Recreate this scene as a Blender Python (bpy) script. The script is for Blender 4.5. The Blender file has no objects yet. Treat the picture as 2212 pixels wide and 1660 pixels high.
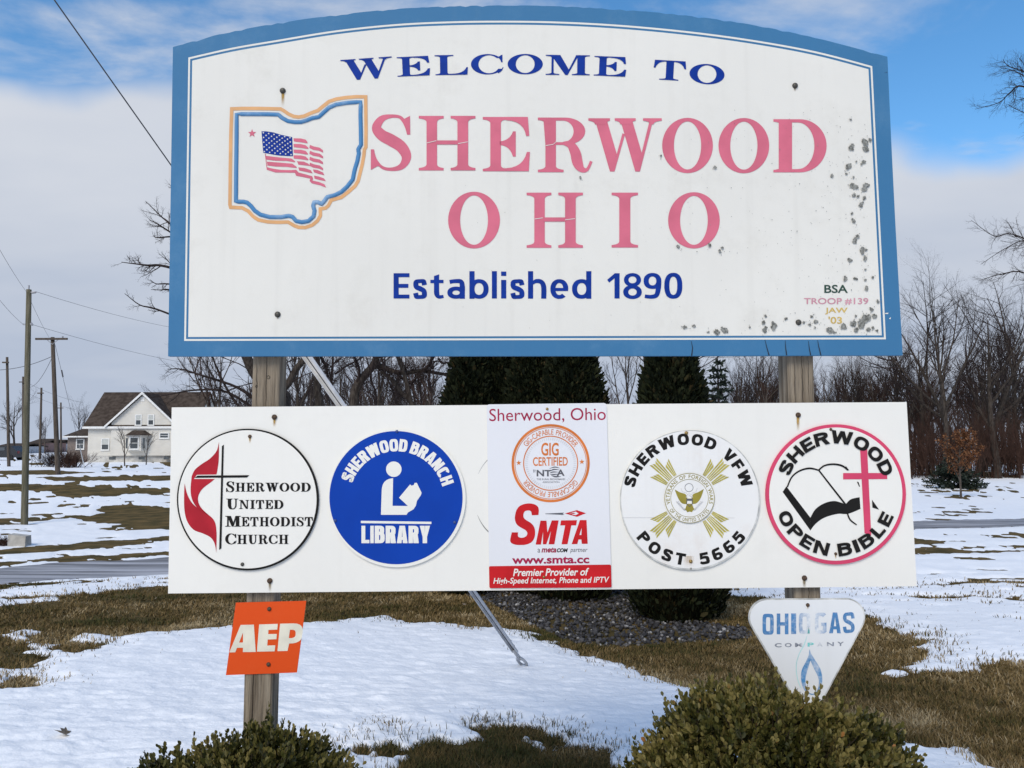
import bpy, bmesh, math, random
import numpy as np
from mathutils import Vector, Matrix
from mathutils.geometry import tessellate_polygon

R = math.radians
random.seed(7)
scene = bpy.context.scene
COL = scene.collection

# ------------------------------------------------------------------ camera
EYE = Vector((0, 0, 1.6))
PITCH, ROLL = 0.0729, -0.0031
FOC, CX, CY = 1661.0, 1106.0, 830.0          # focal length and centre for a picture 2212 units wide
_cp, _sp, _cr, _sr = math.cos(PITCH), math.sin(PITCH), math.cos(ROLL), math.sin(ROLL)
FWD = Vector((0, _cp, _sp))
_up0, _rt0 = Vector((0, -_sp, _cp)), Vector((1, 0, 0))
RT = _rt0 * _cr + _up0 * _sr
UPV = -_rt0 * _sr + _up0 * _cr
cam_data = bpy.data.cameras.new('camera')
cam_data.sensor_width = 36
cam_data.lens = FOC / 2212 * 36
cam_data.clip_start = 0.05
cam_data.clip_end = 3000
cam = bpy.data.objects.new('camera', cam_data)
M3 = Matrix((RT, UPV, -FWD)).transposed()
cam.matrix_world = Matrix.Translation(EYE) @ M3.to_4x4()
COL.objects.link(cam)
scene.camera = cam

# ------------------------------------------------------------------ world, sun, exposure
SUN_EL, SUN_AZ = R(42), R(205)               # azimuth clockwise from +Y: behind the camera, to its left
world = bpy.data.worlds.new('World')
scene.world = world
world.use_nodes = True
nt = world.node_tree
nt.nodes.clear()
def N(tree, kind, **kw):
    n = tree.nodes.new(kind)
    for k, v in kw.items():
        setattr(n, k, v)
    return n
def math_node(tree, op, a, b=None, c=None, clamp=False):
    n = tree.nodes.new('ShaderNodeMath'); n.operation = op; n.use_clamp = clamp
    for i, v in enumerate((a, b, c)):
        if v is None: continue
        if isinstance(v, (int, float)): n.inputs[i].default_value = v
        else: tree.links.new(v, n.inputs[i])
    return n.outputs[0]
def smooth_node(tree, val, lo, hi):
    n = tree.nodes.new('ShaderNodeMapRange'); n.interpolation_type = 'SMOOTHSTEP'
    n.inputs['From Min'].default_value = lo; n.inputs['From Max'].default_value = hi
    tree.links.new(val, n.inputs['Value'])
    return n.outputs['Result']
L = nt.links.new
sky = N(nt, 'ShaderNodeTexSky', sky_type='NISHITA', sun_disc=False)
sky.sun_elevation = SUN_EL; sky.sun_rotation = SUN_AZ
sky.altitude = 200; sky.air_density = 1.0; sky.dust_density = 0.2; sky.ozone_density = 3.5
bg_sky = N(nt, 'ShaderNodeBackground'); bg_sky.inputs['Strength'].default_value = 0.15
hs = N(nt, 'ShaderNodeHueSaturation'); hs.inputs['Saturation'].default_value = 1.2; hs.inputs['Hue'].default_value = 0.494; hs.inputs['Value'].default_value = 1.05; L(sky.outputs[0], hs.inputs['Color']); L(hs.outputs[0], bg_sky.inputs['Color'])
tc = N(nt, 'ShaderNodeTexCoord')
sep = N(nt, 'ShaderNodeSeparateXYZ'); L(tc.outputs['Generated'], sep.inputs[0])
zc = math_node(nt, 'MAXIMUM', sep.outputs['Z'], 0.0)
den = math_node(nt, 'ADD', zc, 0.22)
comb = N(nt, 'ShaderNodeCombineXYZ')
L(math_node(nt, 'DIVIDE', sep.outputs['X'], den), comb.inputs[0])
L(math_node(nt, 'DIVIDE', sep.outputs['Y'], den), comb.inputs[1])
mp = N(nt, 'ShaderNodeMapping'); mp.inputs['Rotation'].default_value = (0, 0, R(-20)); mp.inputs['Scale'].default_value = (0.75, 1.15, 1)
mp.inputs['Location'].default_value = (1.0, 0.3, 0)
L(comb.outputs[0], mp.inputs['Vector'])
n1 = N(nt, 'ShaderNodeTexNoise'); n1.inputs['Scale'].default_value = 2.6; n1.inputs['Detail'].default_value = 9; n1.inputs['Roughness'].default_value = 0.58
n1.inputs['Distortion'].default_value = 0.35
L(mp.outputs[0], n1.inputs['Vector'])
# puffs on the rim of the low cloud bank, in direction space
n2 = N(nt, 'ShaderNodeTexNoise', noise_dimensions='4D'); n2.inputs['W'].default_value = 0.2; n2.inputs['Scale'].default_value = 2.6; n2.inputs['Detail'].default_value = 5
n2.inputs['Roughness'].default_value = 0.42
L(tc.outputs['Generated'], n2.inputs['Vector'])
rim = math_node(nt, 'MULTIPLY_ADD', n2.outputs[0], 0.34, 0.185)
bank = smooth_node(nt, math_node(nt, 'SUBTRACT', rim, sep.outputs['Z']), -0.016, 0.024)
veil = smooth_node(nt, n1.outputs[0], 0.47, 0.72)
veil = math_node(nt, 'MULTIPLY', veil, 0.85)
cover = math_node(nt, 'MAXIMUM', bank, veil)
# cloud body colour: bright tops, blue-grey lower down
n3 = N(nt, 'ShaderNodeTexNoise'); n3.inputs['Scale'].default_value = 1.7; n3.inputs['Detail'].default_value = 4
L(mp.outputs[0], n3.inputs['Vector'])
ramp = N(nt, 'ShaderNodeMix', data_type='RGBA')
ramp.inputs[6].default_value = (0.385, 0.44, 0.545, 1)
ramp.inputs[7].default_value = (0.575, 0.60, 0.65, 1)
tone = math_node(nt, 'ADD', math_node(nt, 'MULTIPLY', smooth_node(nt, sep.outputs['Z'], 0.0, 0.40), 0.75),
                 math_node(nt, 'MULTIPLY', math_node(nt, 'SUBTRACT', n3.outputs[0], 0.5), 1.3), clamp=True)
L(tone, ramp.inputs[0])
bg_cl = N(nt, 'ShaderNodeBackground'); bg_cl.inputs['Strength'].default_value = 1.0
L(ramp.outputs[2], bg_cl.inputs['Color'])
mixw = N(nt, 'ShaderNodeMixShader'); L(cover, mixw.inputs[0]); L(bg_sky.outputs[0], mixw.inputs[1]); L(bg_cl.outputs[0], mixw.inputs[2])
world.cycles.sampling_method = 'MANUAL'; world.cycles.sample_map_resolution = 512
out = N(nt, 'ShaderNodeOutputWorld'); L(mixw.outputs[0], out.inputs[0])

sun_data = bpy.data.lights.new('sun', 'SUN')
sun_data.energy = 2.2; sun_data.angle = R(32); sun_data.color = (1.0, 0.90, 0.74)
sun = bpy.data.objects.new('sun', sun_data)
_d = Vector((math.sin(SUN_AZ) * math.cos(SUN_EL), math.cos(SUN_AZ) * math.cos(SUN_EL), math.sin(SUN_EL)))
sun.rotation_euler = _d.to_track_quat('Z', 'Y').to_euler()
sun.location = _d * 60
COL.objects.link(sun)
vs = scene.view_settings
vs.view_transform = 'Standard'; vs.look = 'None'; vs.exposure = 0.27; vs.gamma = 1.0
vs.use_curve_mapping = False
scene.render.engine = 'CYCLES'
scene.cycles.use_denoising = True
scene.cycles.max_bounces = 6
scene.cycles.transparent_max_bounces = 12

# ------------------------------------------------------------------ helpers: picture point -> place
def ray(px, py):
    return FWD * FOC + RT * (px - CX) - UPV * (py - CY)
def at(px, py, Y):
    d = ray(px, py)
    return EYE + d * (Y / d.y)
def sm(a, b, x):
    t = np.clip((np.asarray(x, float) - a) / (b - a), 0, 1)
    return t * t * (3 - 2 * t)
def ground_z(x, y):
    x = np.asarray(x, float); y = np.asarray(y, float)
    drop = np.interp(y, [-50, 3, 4.5, 7, 10, 16, 26, 40, 500], [1.6, 1.6, 1.70, 2.02, 2.32, 2.76, 2.92, 2.95, 2.95])
    rise = 0.78 * sm(29, 56, y) * sm(-3, -15, x)
    roll = 0.03 * np.sin(x * 0.7 + 1.0) * np.sin(y * 0.6) * sm(3, 7, y)
    return 1.6 - drop + rise + roll
def gpt(px, py):
    d = ray(px, py)
    t = 0.5 / d.y
    lo, hi = 2.0, 400.0
    for _ in range(60):
        mid = (lo + hi) / 2
        p = EYE + d * (mid / d.y)
        if p.z > float(ground_z(p.x, p.y)): lo = mid
        else: hi = mid
    return EYE + d * (lo / d.y)

# numpy value noise
_rng = np.random.default_rng(11)
_tab = _rng.random((256, 256))
def vnoise(x, y):
    xi = np.floor(x).astype(int); yi = np.floor(y).astype(int)
    fx = x - xi; fy = y - yi
    fx = fx * fx * (3 - 2 * fx); fy = fy * fy * (3 - 2 * fy)
    a = _tab[xi & 255, yi & 255]; b = _tab[(xi + 1) & 255, yi & 255]
    c = _tab[xi & 255, (yi + 1) & 255]; d = _tab[(xi + 1) & 255, (yi + 1) & 255]
    return (a * (1 - fx) + b * fx) * (1 - fy) + (c * (1 - fx) + d * fx) * fy
def fbm(x, y, octs=4, gain=0.5):
    s = 0; a = 1; t = 0
    for i in range(octs):
        s = s + a * vnoise(x * 2 ** i + 17.3 * i, y * 2 ** i + 9.1 * i); t += a; a *= gain
    return s / t - 0.5

# ------------------------------------------------------------------ helpers: objects
def link(o, parent=None):
    COL.objects.link(o)
    if parent is not None: o.parent = parent
    return o
def thing(name, label, cat, loc=(0, 0, 0), rz=0.0, group=None):
    o = bpy.data.objects.new(name, None); o.empty_display_size = 0.1
    o.location = loc; o.rotation_euler = (0, 0, rz)
    o['label'] = label; o['category'] = cat
    if group: o['group'] = group
    return link(o)
def tag(o, label=None, cat=None, group=None, kind=None):
    if label: o['label'] = label
    if cat: o['category'] = cat
    if group: o['group'] = group
    if kind: o['kind'] = kind
    return o
def mesh_np(name, V, F, mat=None, tint=None, smooth=False):
    """V (n,3); F (m,k) array or list of such arrays."""
    V = np.ascontiguousarray(V, dtype=np.float32)
    Fs = [np.asarray(f, dtype=np.int32) for f in (F if isinstance(F, list) else [F]) if len(f)]
    me = bpy.data.meshes.new(name)
    me.vertices.add(len(V)); me.vertices.foreach_set('co', V.ravel())
    loops = np.concatenate([f.ravel() for f in Fs])
    tot = np.concatenate([np.full(len(f), f.shape[1], np.int32) for f in Fs])
    start = np.concatenate([[0], np.cumsum(tot)[:-1]]).astype(np.int32)
    me.loops.add(len(loops)); me.loops.foreach_set('vertex_index', loops)
    me.polygons.add(len(tot)); me.polygons.foreach_set('loop_start', start)
    if smooth: me.polygons.foreach_set('use_smooth', np.ones(len(tot), bool))
    if tint is not None:
        a = me.attributes.new('tint', 'FLOAT', 'POINT'); a.data.foreach_set('value', np.asarray(tint, np.float32))
    me.update(calc_edges=True)
    if mat: me.materials.append(mat)
    return me
def obj(name, me, parent=None):
    return link(bpy.data.objects.new(name, me), parent)

class MB:
    """collects simple shapes into one mesh"""
    def __init__(s): s.v = []; s.f = []
    def add(s, vs_, fs_):
        o = len(s.v); s.v += [tuple(v) for v in vs_]; s.f += [tuple(i + o for i in f) for f in fs_]; return s
    def box(s, x0, x1, y0, y1, z0, z1):
        return s.add([(x0,y0,z0),(x1,y0,z0),(x1,y1,z0),(x0,y1,z0),(x0,y0,z1),(x1,y0,z1),(x1,y1,z1),(x0,y1,z1)],
                     [(0,3,2,1),(4,5,6,7),(0,1,5,4),(1,2,6,5),(2,3,7,6),(3,0,4,7)])
    def tube(s, pts, rad, n=8, cap=True):
        pts = [Vector(p) for p in pts]
        rad = rad if hasattr(rad, '__len__') else [rad] * len(pts)
        o = len(s.v); prev = None
        for i, p in enumerate(pts):
            t = (pts[min(i+1, len(pts)-1)] - pts[max(i-1, 0)]).normalized()
            ref = prev if prev is not None else (Vector((0,0,1)) if abs(t.z) < 0.9 else Vector((1,0,0)))
            a = (ref - t * ref.dot(t)).normalized(); prev = a
            b = t.cross(a)
            for k in range(n):
                an = 2 * math.pi * k / n
                s.v.append(tuple(p + (a * math.cos(an) + b * math.sin(an)) * rad[i]))
        for i in range(len(pts) - 1):
            for k in range(n):
                s.f.append((o+i*n+k, o+i*n+(k+1) % n, o+(i+1)*n+(k+1) % n, o+(i+1)*n+k))
        if cap:
            s.f.append(tuple(o + k for k in reversed(range(n)))); e = o + (len(pts)-1)*n
            s.f.append(tuple(e + k for k in range(n)))
        return s
    def build(s, name, mat, parent=None, smooth=False):
        me = bpy.data.meshes.new(name); me.from_pydata(s.v, [], s.f)
        if smooth:
            for p in me.polygons: p.use_smooth = True
        me.materials.append(mat); me.update()
        return obj(name, me, parent)

# ------------------------------------------------------------------ materials
MAT = {}
def mat(name, rgb, rough=0.6, var=0.12, scale=12.0, bump=0.0, bscale=60.0, metal=0.0, spec=0.5, stretch=None, rgb2=None, detail=4):
    m = bpy.data.materials.new(name); m.use_nodes = True
    t = m.node_tree; b = t.nodes['Principled BSDF']
    b.inputs['Roughness'].default_value = rough; b.inputs['Metallic'].default_value = metal
    b.inputs['Specular IOR Level'].default_value = spec
    co = N(t, 'ShaderNodeTexCoord'); mpn = N(t, 'ShaderNodeMapping')
    if stretch: mpn.inputs['Scale'].default_value = stretch
    t.links.new(co.outputs['Object'], mpn.inputs['Vector'])
    no = N(t, 'ShaderNodeTexNoise'); no.inputs['Scale'].default_value = scale; no.inputs['Detail'].default_value = detail
    t.links.new(mpn.outputs[0], no.inputs['Vector'])
    mx = N(t, 'ShaderNodeMix', data_type='RGBA')
    c2 = rgb2 if rgb2 else tuple(min(1, c * (1 + var)) for c in rgb)
    c1 = rgb if rgb2 else tuple(c * (1 - var) for c in rgb)
    mx.inputs[6].default_value = (*c1, 1); mx.inputs[7].default_value = (*c2, 1)
    t.links.new(smooth_node(t, no.outputs[0], 0.3, 0.7), mx.inputs[0])
    t.links.new(mx.outputs[2], b.inputs['Base Color'])
    if bump:
        n2_ = N(t, 'ShaderNodeTexNoise'); n2_.inputs['Scale'].default_value = bscale; n2_.inputs['Detail'].default_value = 5
        t.links.new(mpn.outputs[0], n2_.inputs['Vector'])
        bp = N(t, 'ShaderNodeBump'); bp.inputs['Strength'].default_value = bump; bp.inputs['Distance'].default_value = 0.02
        t.links.new(n2_.outputs[0], bp.inputs['Height']); t.links.new(bp.outputs[0], b.inputs['Normal'])
    MAT[name] = m
    return m
def tint_mat(name, stops, rough=0.7, spec=0.3, trans=0.0):
    m = bpy.data.materials.new(name); m.use_nodes = True
    t = m.node_tree; b = t.nodes['Principled BSDF']
    b.inputs['Roughness'].default_value = rough; b.inputs['Specular IOR Level'].default_value = spec
    a = N(t, 'ShaderNodeAttribute', attribute_name='tint')
    r = N(t, 'ShaderNodeValToRGB')
    el = r.color_ramp.elements
    el[0].position = stops[0][0]; el[0].color = (*stops[0][1], 1)
    el[1].position = stops[-1][0]; el[1].color = (*stops[-1][1], 1)
    for p, c in stops[1:-1]:
        e = el.new(p); e.color = (*c, 1)
    t.links.new(a.outputs['Fac'], r.inputs[0]); t.links.new(r.outputs[0], b.inputs['Base Color'])
    if trans:
        tr = N(t, 'ShaderNodeBsdfTranslucent'); t.links.new(r.outputs[0], tr.inputs[0])
        ms = N(t, 'ShaderNodeMixShader'); ms.inputs[0].default_value = trans
        t.links.new(b.outputs[0], ms.inputs[1]); t.links.new(tr.outputs[0], ms.inputs[2])
        t.links.new(ms.outputs[0], t.nodes['Material Output'].inputs[0])
    MAT[name] = m
    return m
# ================================================================== the ground
def Z2(x, y): return (x / 2.471, y / 2.471 + 988)          # notes taken on enlargements of the photograph
def Z3(x, y): return (x / 2.986 + 461, y / 2.986 + 1235)
def Z4(x, y): return (x / 2.0877 + 1152.5, y / 2.0877 + 1235)
def Z7(x, y): return (x / 2.521 + 1852, y / 2.521 + 576)
def world_poly(pts):
    return np.array([tuple(gpt(*p))[:2] for p in pts])
def sdist(poly, X, Y):
    """signed distance, positive inside"""
    n = len(poly); best = np.full(X.shape, 1e9); ins = np.zeros(X.shape, bool)
    for i in range(n):
        ax, ay = poly[i]; bx, by = poly[(i + 1) % n]
        dx, dy = bx - ax, by - ay
        t = np.clip(((X - ax) * dx + (Y - ay) * dy) / (dx * dx + dy * dy + 1e-12), 0, 1)
        best = np.minimum(best, (X - ax - t * dx) ** 2 + (Y - ay - t * dy) ** 2)
        if abs(dy) > 1e-9:
            c = ((ay > Y) != (by > Y)) & (X < dx * (Y - ay) / dy + ax)
            ins ^= c
    d = np.sqrt(best)
    return np.where(ins, d, -d)
GRASS = [
    # main band left of and below the boards
    [(-250, 1345), Z2(0,795), Z2(300,760), Z2(600,715), Z2(890,690), (600, 1262), (800, 1262), (1000, 1268), (1300, 1262), (1545, 1262), (1600, 1285),
     (1700, 1300), Z4(1490,200), Z4(1590,260), Z4(1700,310), Z4(1790,380), Z4(1700,430), Z4(1740,455), Z4(2000,450), Z4(2212,410), (2480, 1425),
     (2480, 1700), (2130, 1650), Z4(1980,800), Z4(1820,800), Z4(1600,770), (1700, 1600), (1590, 1520), Z4(850,545), Z4(750,530), Z4(560,490),
     Z4(430,430), Z4(230,360), Z4(0,290), Z3(2100,410), Z3(1900,375), Z3(1650,370), Z3(1500,340), Z3(1250,335), Z3(1080,300), Z3(600,330),
     Z2(1230,905), Z2(900,945), Z2(650,960), Z2(470,950), Z2(370,980), Z2(480,1040), Z2(390,1035), Z2(290,1000), Z2(180,990), Z2(170,920),
     Z2(40,940), Z2(60,1000), Z2(200,1080), Z2(130,1130), Z2(0,1140), (-250, 1470)],
    [Z2(15,1215), Z2(60,1190), Z2(150,1205), Z2(155,1235), Z2(60,1242)],
    [Z3(900,1150), Z3(1190,1060), Z3(1280,1110), Z3(1500,1110), Z3(1700,1160), Z3(2000,1130), Z3(2050,1190), Z3(2212,1180), (1330, 1625),
     (1330, 1760), (960, 1760), Z3(1260,1268), Z3(1100,1200), Z3(940,1170)],
    [Z3(1780,1030), Z3(2060,1040), Z3(1920,1075)], [Z3(2100,1080), Z3(2190,1085), Z3(2150,1105)],
    [(-200, 1043), Z2(0,140), Z2(250,145), Z2(450,160), Z2(900,168), (900, 1060), (900, 1066), Z2(900,195), Z2(600,200), Z2(420,215), Z2(250,190), Z2(0,165), (-200, 1056)],
    [Z2(150,108), Z2(900,95), (800, 1024), (800, 1036), Z2(900,125), Z2(300,125)],
    [Z2(530,260), Z2(700,250), Z2(900,270), (600, 1100), (600, 1140), Z2(900,380), Z2(700,380), Z2(480,350), Z2(380,315), Z2(500,300)],
    [(-200, 1200), Z2(0,490), Z2(450,455), Z2(900,420), (600, 1145), (600, 1156), Z2(900,445), Z2(500,490), Z2(0,525), (-200, 1215)],
    [(-200, 1225), Z2(0,555), Z2(450,528), Z2(900,495), (600, 1172), (600, 1184), Z2(900,530), Z2(400,555), Z2(0,585), (-200, 1238)],
    [(-200, 1272), Z2(0,682), Z2(430,660), Z2(300,680), Z2(0,705), (-200, 1285)],
    [Z2(0,70), Z2(300,68), Z2(470,82), Z2(300,95), Z2(0,92)],
    [Z2(40,332), Z2(130,322), Z2(225,336), Z2(130,348)],
    [Z7(320,1543), Z7(760,1548), Z7(907,1545), Z7(907,1565), Z7(500,1566), Z7(330,1562)],
    [Z7(800,1445), Z7(907,1440), Z7(907,1475)],
    [Z7(330,1222), Z7(650,1214), Z7(640,1225), Z7(400,1228)], [Z7(480,1256), Z7(620,1254), Z7(580,1262), Z7(500,1262)],
    [Z7(330,1497), Z7(520,1500), Z7(400,1505)],
]
ROAD = [(-420, 1268), Z2(0,600), Z2(300,570), Z2(900,540), (900, 1172), (1500, 1150), Z7(315,1390), Z7(907,1375), (2700, 1113),
        (2700, 1127), Z7(907,1415), Z7(320,1427), (1500, 1172), (900, 1205), Z2(900,625), Z2(400,650), Z2(0,675), (-420, 1300)]
GRAVEL = [(977, 1262), Z3(1540,125), Z3(1760,200), Z3(1950,300), Z3(2150,400), Z4(200,330), Z4(400,345), Z4(700,325), Z4(980,312),
          Z4(980,260), Z4(760,235), (1545, 1300), (1540, 1215), (1400, 1195), (1000, 1215)]
SNOWPATCH = [[(1885, 1580), (1919, 1604), (1991, 1618), (2024, 1647), (2035, 1700), (1900, 1700)],
             [(2062, 1642), (2110, 1645), (2160, 1664), (2120, 1668)], [(2165, 1630), (2225, 1648), (2225, 1662), (2180, 1645)],
             [Z4(1598,462), Z4(1670,462), Z4(1660,474), Z4(1610,472)]]
WG = [world_poly(p) for p in GRASS]
WR = world_poly(ROAD); WV = world_poly(GRAVEL); WS = [world_poly(p) for p in SNOWPATCH]
def grass_field(X, Y):
    """> 0 where turf shows, < 0 under snow (metres from the edge, frayed)"""
    Yc = np.clip(np.hypot(X, Y), 3, 60)
    g = np.full(X.shape, -1e9)
    for p in WG: g = np.maximum(g, sdist(p, X, Y))
    for p in WS: g = np.minimum(g, -sdist(p, X, Y))
    k = np.clip(Yc / 8.0, 0.5, 4.0)
    # small melt holes out in the fields
    hole = (fbm(X * 0.9 + 5, Y * 1.7, 4, 0.6) - 0.155) * 3.2 - 1.2 * (1 - sm(9.5, 14, Yc))
    g = np.maximum(g, np.minimum(hole, 0.5))
    fray = fbm(X * 2.2 / k ** 0.6, Y * 1.1, 4, 0.62) * 0.55 * k ** 0.8 + fbm(X * 11, Y * 11, 2) * 0.12 + fbm(X * 3.5 / k ** 0.5 + 31, Y * 3.5, 3, 0.7) * 0.30 * k ** 0.9
    return np.clip(g, -6, 6) + fray
def road_field(X, Y):
    return sdist(WR, X, Y) + fbm(X * 1.5, Y * 1.5, 3) * 0.35
def gravel_field(X, Y):
    return sdist(WV, X, Y) + fbm(X * 3, Y * 3, 3) * 0.12

ang = np.concatenate([np.linspace(-180, -46, 28), np.linspace(-44, 44, 560), np.linspace(46, 180, 28)[:-1]])
# rows follow the slope of the ground, finest near the sign
rr = [0.4, 1.2, 2.0, 2.7, 3.2, 3.5]
while rr[-1] < 420:
    y_ = rr[-1]; dr = 1.6 - float(ground_z(0.0, y_)); rr.append(y_ + max(0.010, 2.3 * y_ * y_ / (FOC * dr)) if y_ < 70 else y_ * 1.12)
rr = np.array(rr)
nA, nR = len(ang), len(rr)
RR, AA = np.meshgrid(rr, np.radians(ang), indexing='ij')
GX, GY = RR * np.sin(AA), RR * np.cos(AA)
GZ = ground_z(GX, GY)
gf = grass_field(GX, GY); rf = road_field(GX, GY); vf = gravel_field(GX, GY)
bare = np.maximum(np.maximum(gf, rf + 0.12), vf + 0.1)
idx = np.arange(nA * nR).reshape(nR, nA)
i2 = np.roll(idx, -1, axis=1)
QF = np.stack([idx[:-1].ravel(), i2[:-1].ravel(), i2[1:].ravel(), idx[1:].ravel()], 1)[:, ::-1]
ctr = np.array([[0, 0, 0.0]])
def sheet(name, Zs, m, st=1):
    rs_ = np.unique(np.r_[np.arange(0, nR, st), nR - 1]); cs_ = np.arange(0, nA, st)
    gx, gy, gz = (a_[np.ix_(rs_, cs_)] for a_ in (GX, GY, Zs)); nr_, na_ = gx.shape
    V = np.concatenate([np.stack([gx.ravel(), gy.ravel(), gz.ravel()], 1), [[0, 0, float(gz[0].mean())]]])
    id_ = np.arange(nr_ * na_).reshape(nr_, na_); j_ = np.roll(id_, -1, axis=1)
    qf = np.stack([id_[:-1].ravel(), j_[:-1].ravel(), j_[1:].ravel(), id_[1:].ravel()], 1)[:, ::-1]
    fan = np.stack([id_[0], j_[0], np.full(na_, nr_ * na_)], 1)[:, ::-1]
    me = mesh_np(name, V, [qf, fan], m, smooth=True)
    return tag(obj(name, me), kind='structure')

# turf under the snow
m = mat('turf', (0.060, 0.048, 0.018), 0.95, scale=1.6, rgb2=(0.15, 0.10, 0.038), bump=0.9, bscale=45, spec=0.1, detail=9)
turf_bump = fbm(GX * 9, GY * 9, 3) * 0.02 * np.exp(-RR / 25)
sheet('ground', GZ + turf_bump, m, 2)
# snow
m = mat('snow', (0.87, 0.88, 0.90), 0.65, scale=3.0, rgb2=(0.91, 0.915, 0.925), bump=0.45, bscale=26, spec=0.25)
k = np.clip(RR / 8.0, 0.6, 5)
dimple = (fbm(GX * 3.2, GY * 5.0, 3) * 0.036 + fbm(GX * 10, GY * 15, 2) * 0.020) * sm(0, 0.25, -bare) * np.clip(9 / RR, 0.2, 1)
edge = np.clip(-bare / (0.10 * k), -1, 1)
sheet('snow', GZ + np.where(bare < 0, 0.03 * edge * (2 - edge) + 0.035 * sm(0.1, 0.5, -bare / k) + dimple, 0.05 * edge), m)
# the driveway behind
inr = rf > -0.06
qk = inr.ravel()[QF].any(axis=1)
used = np.unique(QF[qk]); remap = np.full(nA * nR, -1); remap[used] = np.arange(len(used))
V = np.stack([GX.ravel(), GY.ravel(), (GZ + 0.022 - 0.06 * sm(0.0, -0.35, rf)).ravel()], 1)[used]
m = mat('driveway', (0.10, 0.10, 0.105), 0.7, scale=2.2, rgb2=(0.46, 0.46, 0.49), bump=0.5, bscale=20, spec=0.2, stretch=(0.16, 2.6, 1), detail=8)
m.node_tree.nodes['Mapping'].inputs['Rotation'].default_value = (0, 0, R(-20))
tag(obj('driveway', mesh_np('driveway', V, remap[QF[qk]], m, smooth=True)), kind='structure')

# ---- grass blades: dormant lawn grass, matted, brown with a little green
rng = np.random.default_rng(5)
def grass_points(n, amin, amax, rmin, rmax, power=1.0):
    a = np.radians(rng.uniform(amin, amax, n)); u = rng.random(n) ** power
    r = rmin * (rmax / rmin) ** u
    return r * np.sin(a), r * np.cos(a)
X, Y = grass_points(900000, -36, 36, 3.5, 17)
g = grass_field(X, Y); rv = np.maximum(road_field(X, Y), gravel_field(X, Y))
rad = np.hypot(X, Y)
keep = ((g > -0.01) | (rng.random(len(X)) < 0.34 * np.exp(g / (0.17 * np.clip(rad / 6, .6, 2.2))) * (0.25 + 3.0 * np.clip(fbm(X * 4, Y * 4, 3) + 0.05, 0, 1)))) & (rv < -0.02)
keep &= rng.random(len(X)) < np.clip(1.2 - rad / 30, 0.2, 1) * np.clip(0.75 + 2.2 * fbm(X * 2.5, Y * 2.5, 3), 0.15, 1)
X, Y, g = X[keep], Y[keep], g[keep]
sel = rng.permutation(len(X))[:150000]; X, Y, g = X[sel], Y[sel], g[sel]
n = len(X); rad = np.hypot(X, Y)
ln = rng.uniform(0.025, 0.06, n) * np.clip(0.8 + rad / 25, 0.8, 1.25); wd = rng.uniform(0.0016, 0.0032, n) * np.clip(rad / 5, 0.8, 2.6)
az = rng.uniform(0, 2 * np.pi, n); lean = rng.uniform(0.35, 1.35, n)
lean = np.where(g < 0, rng.uniform(0.1, 0.8, n), lean)
bx, by, bz = X, Y, ground_z(X, Y) + np.where(g < -0.02, 0.03, 0.0)
dx, dy = np.cos(az), np.sin(az)
def P(s, up, side):
    h = s * ln
    return np.stack([bx + dx * np.sin(lean) * h * (0.75 + 0.5 * s) - dy * side * wd, by + dy * np.sin(lean) * h * (0.75 + 0.5 * s) + dx * side * wd,
                     bz + np.cos(lean) * h * (1.15 - 0.3 * s) + 0.004 * s], 1)
V = np.stack([P(0.0, 0, 1), P(0.0, 0, -1), P(0.55, 0, 0.8), P(0.55, 0, -0.8), P(1.0, 0, 0)], 1).reshape(-1, 3)
o = np.arange(n)[:, None] * 5
gt = np.clip(0.50 + fbm(X * 0.8, Y * 0.8, 3) * 1.5 + fbm(X * 5, Y * 5, 2) * 0.7 + rng.normal(0, 0.20, n), 0, 1)
m = tint_mat('grass_blade', [(0, (0.050, 0.052, 0.013)), (0.3, (0.105, 0.076, 0.024)), (0.6, (0.180, 0.118, 0.045)), (0.9, (0.30, 0.215, 0.10)), (1, (0.46, 0.36, 0.21))], 0.8, 0.2, 0.2)
me = mesh_np('grass', V, [o + np.array([[0, 1, 3, 2]]), o + np.array([[2, 3, 4]])], m, tint=np.repeat(gt, 5))
tag(obj('grass', me), 'dormant brown lawn grass showing through the melting snow', 'grass', kind='stuff')

# ---- crushed stone in the planting bed
X = rng.uniform(WV[:, 0].min(), WV[:, 0].max(), 80000); Y = rng.uniform(WV[:, 1].min(), WV[:, 1].max(), 80000)
kk = gravel_field(X, Y) > 0; X, Y = X[kk][:12500], Y[kk][:12500]
bm = bmesh.new(); bmesh.ops.create_icosphere(bm, subdivisions=1, radius=1.0)
IV = np.array([v.co[:] for v in bm.verts]); IF = np.array([[v.index for v in f.verts] for f in bm.faces]); bm.free()
n = len(X); nv = len(IV)
s = rng.uniform(0.014, 0.034, n)[:, None, None] * rng.uniform(0.6, 1.25, (n, 1, 3)) * rng.uniform(0.72, 1.25, (n, nv, 1))
VV = IV[None] * s
a = rng.uniform(0, 6.28, n); ca, sa = np.cos(a)[:, None], np.sin(a)[:, None]
VX = VV[..., 0] * ca - VV[..., 1] * sa + X[:, None]; VY = VV[..., 0] * sa + VV[..., 1] * ca + Y[:, None]
VZ = VV[..., 2] * 0.8 + (ground_z(X, Y) + rng.uniform(0.0, 0.035, n))[:, None]
m = tint_mat('crushed_stone', [(0, (0.016, 0.015, 0.017)), (0.6, (0.052, 0.050, 0.052)), (0.92, (0.10, 0.096, 0.096)), (1, (0.36, 0.35, 0.34))], 0.8, 0.3)
me = mesh_np('gravel', np.stack([VX, VY, VZ], -1).reshape(-1, 3), (np.arange(n)[:, None, None] * nv + IF[None]).reshape(-1, 3), m,
             tint=np.repeat(rng.random(n), nv))
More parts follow.
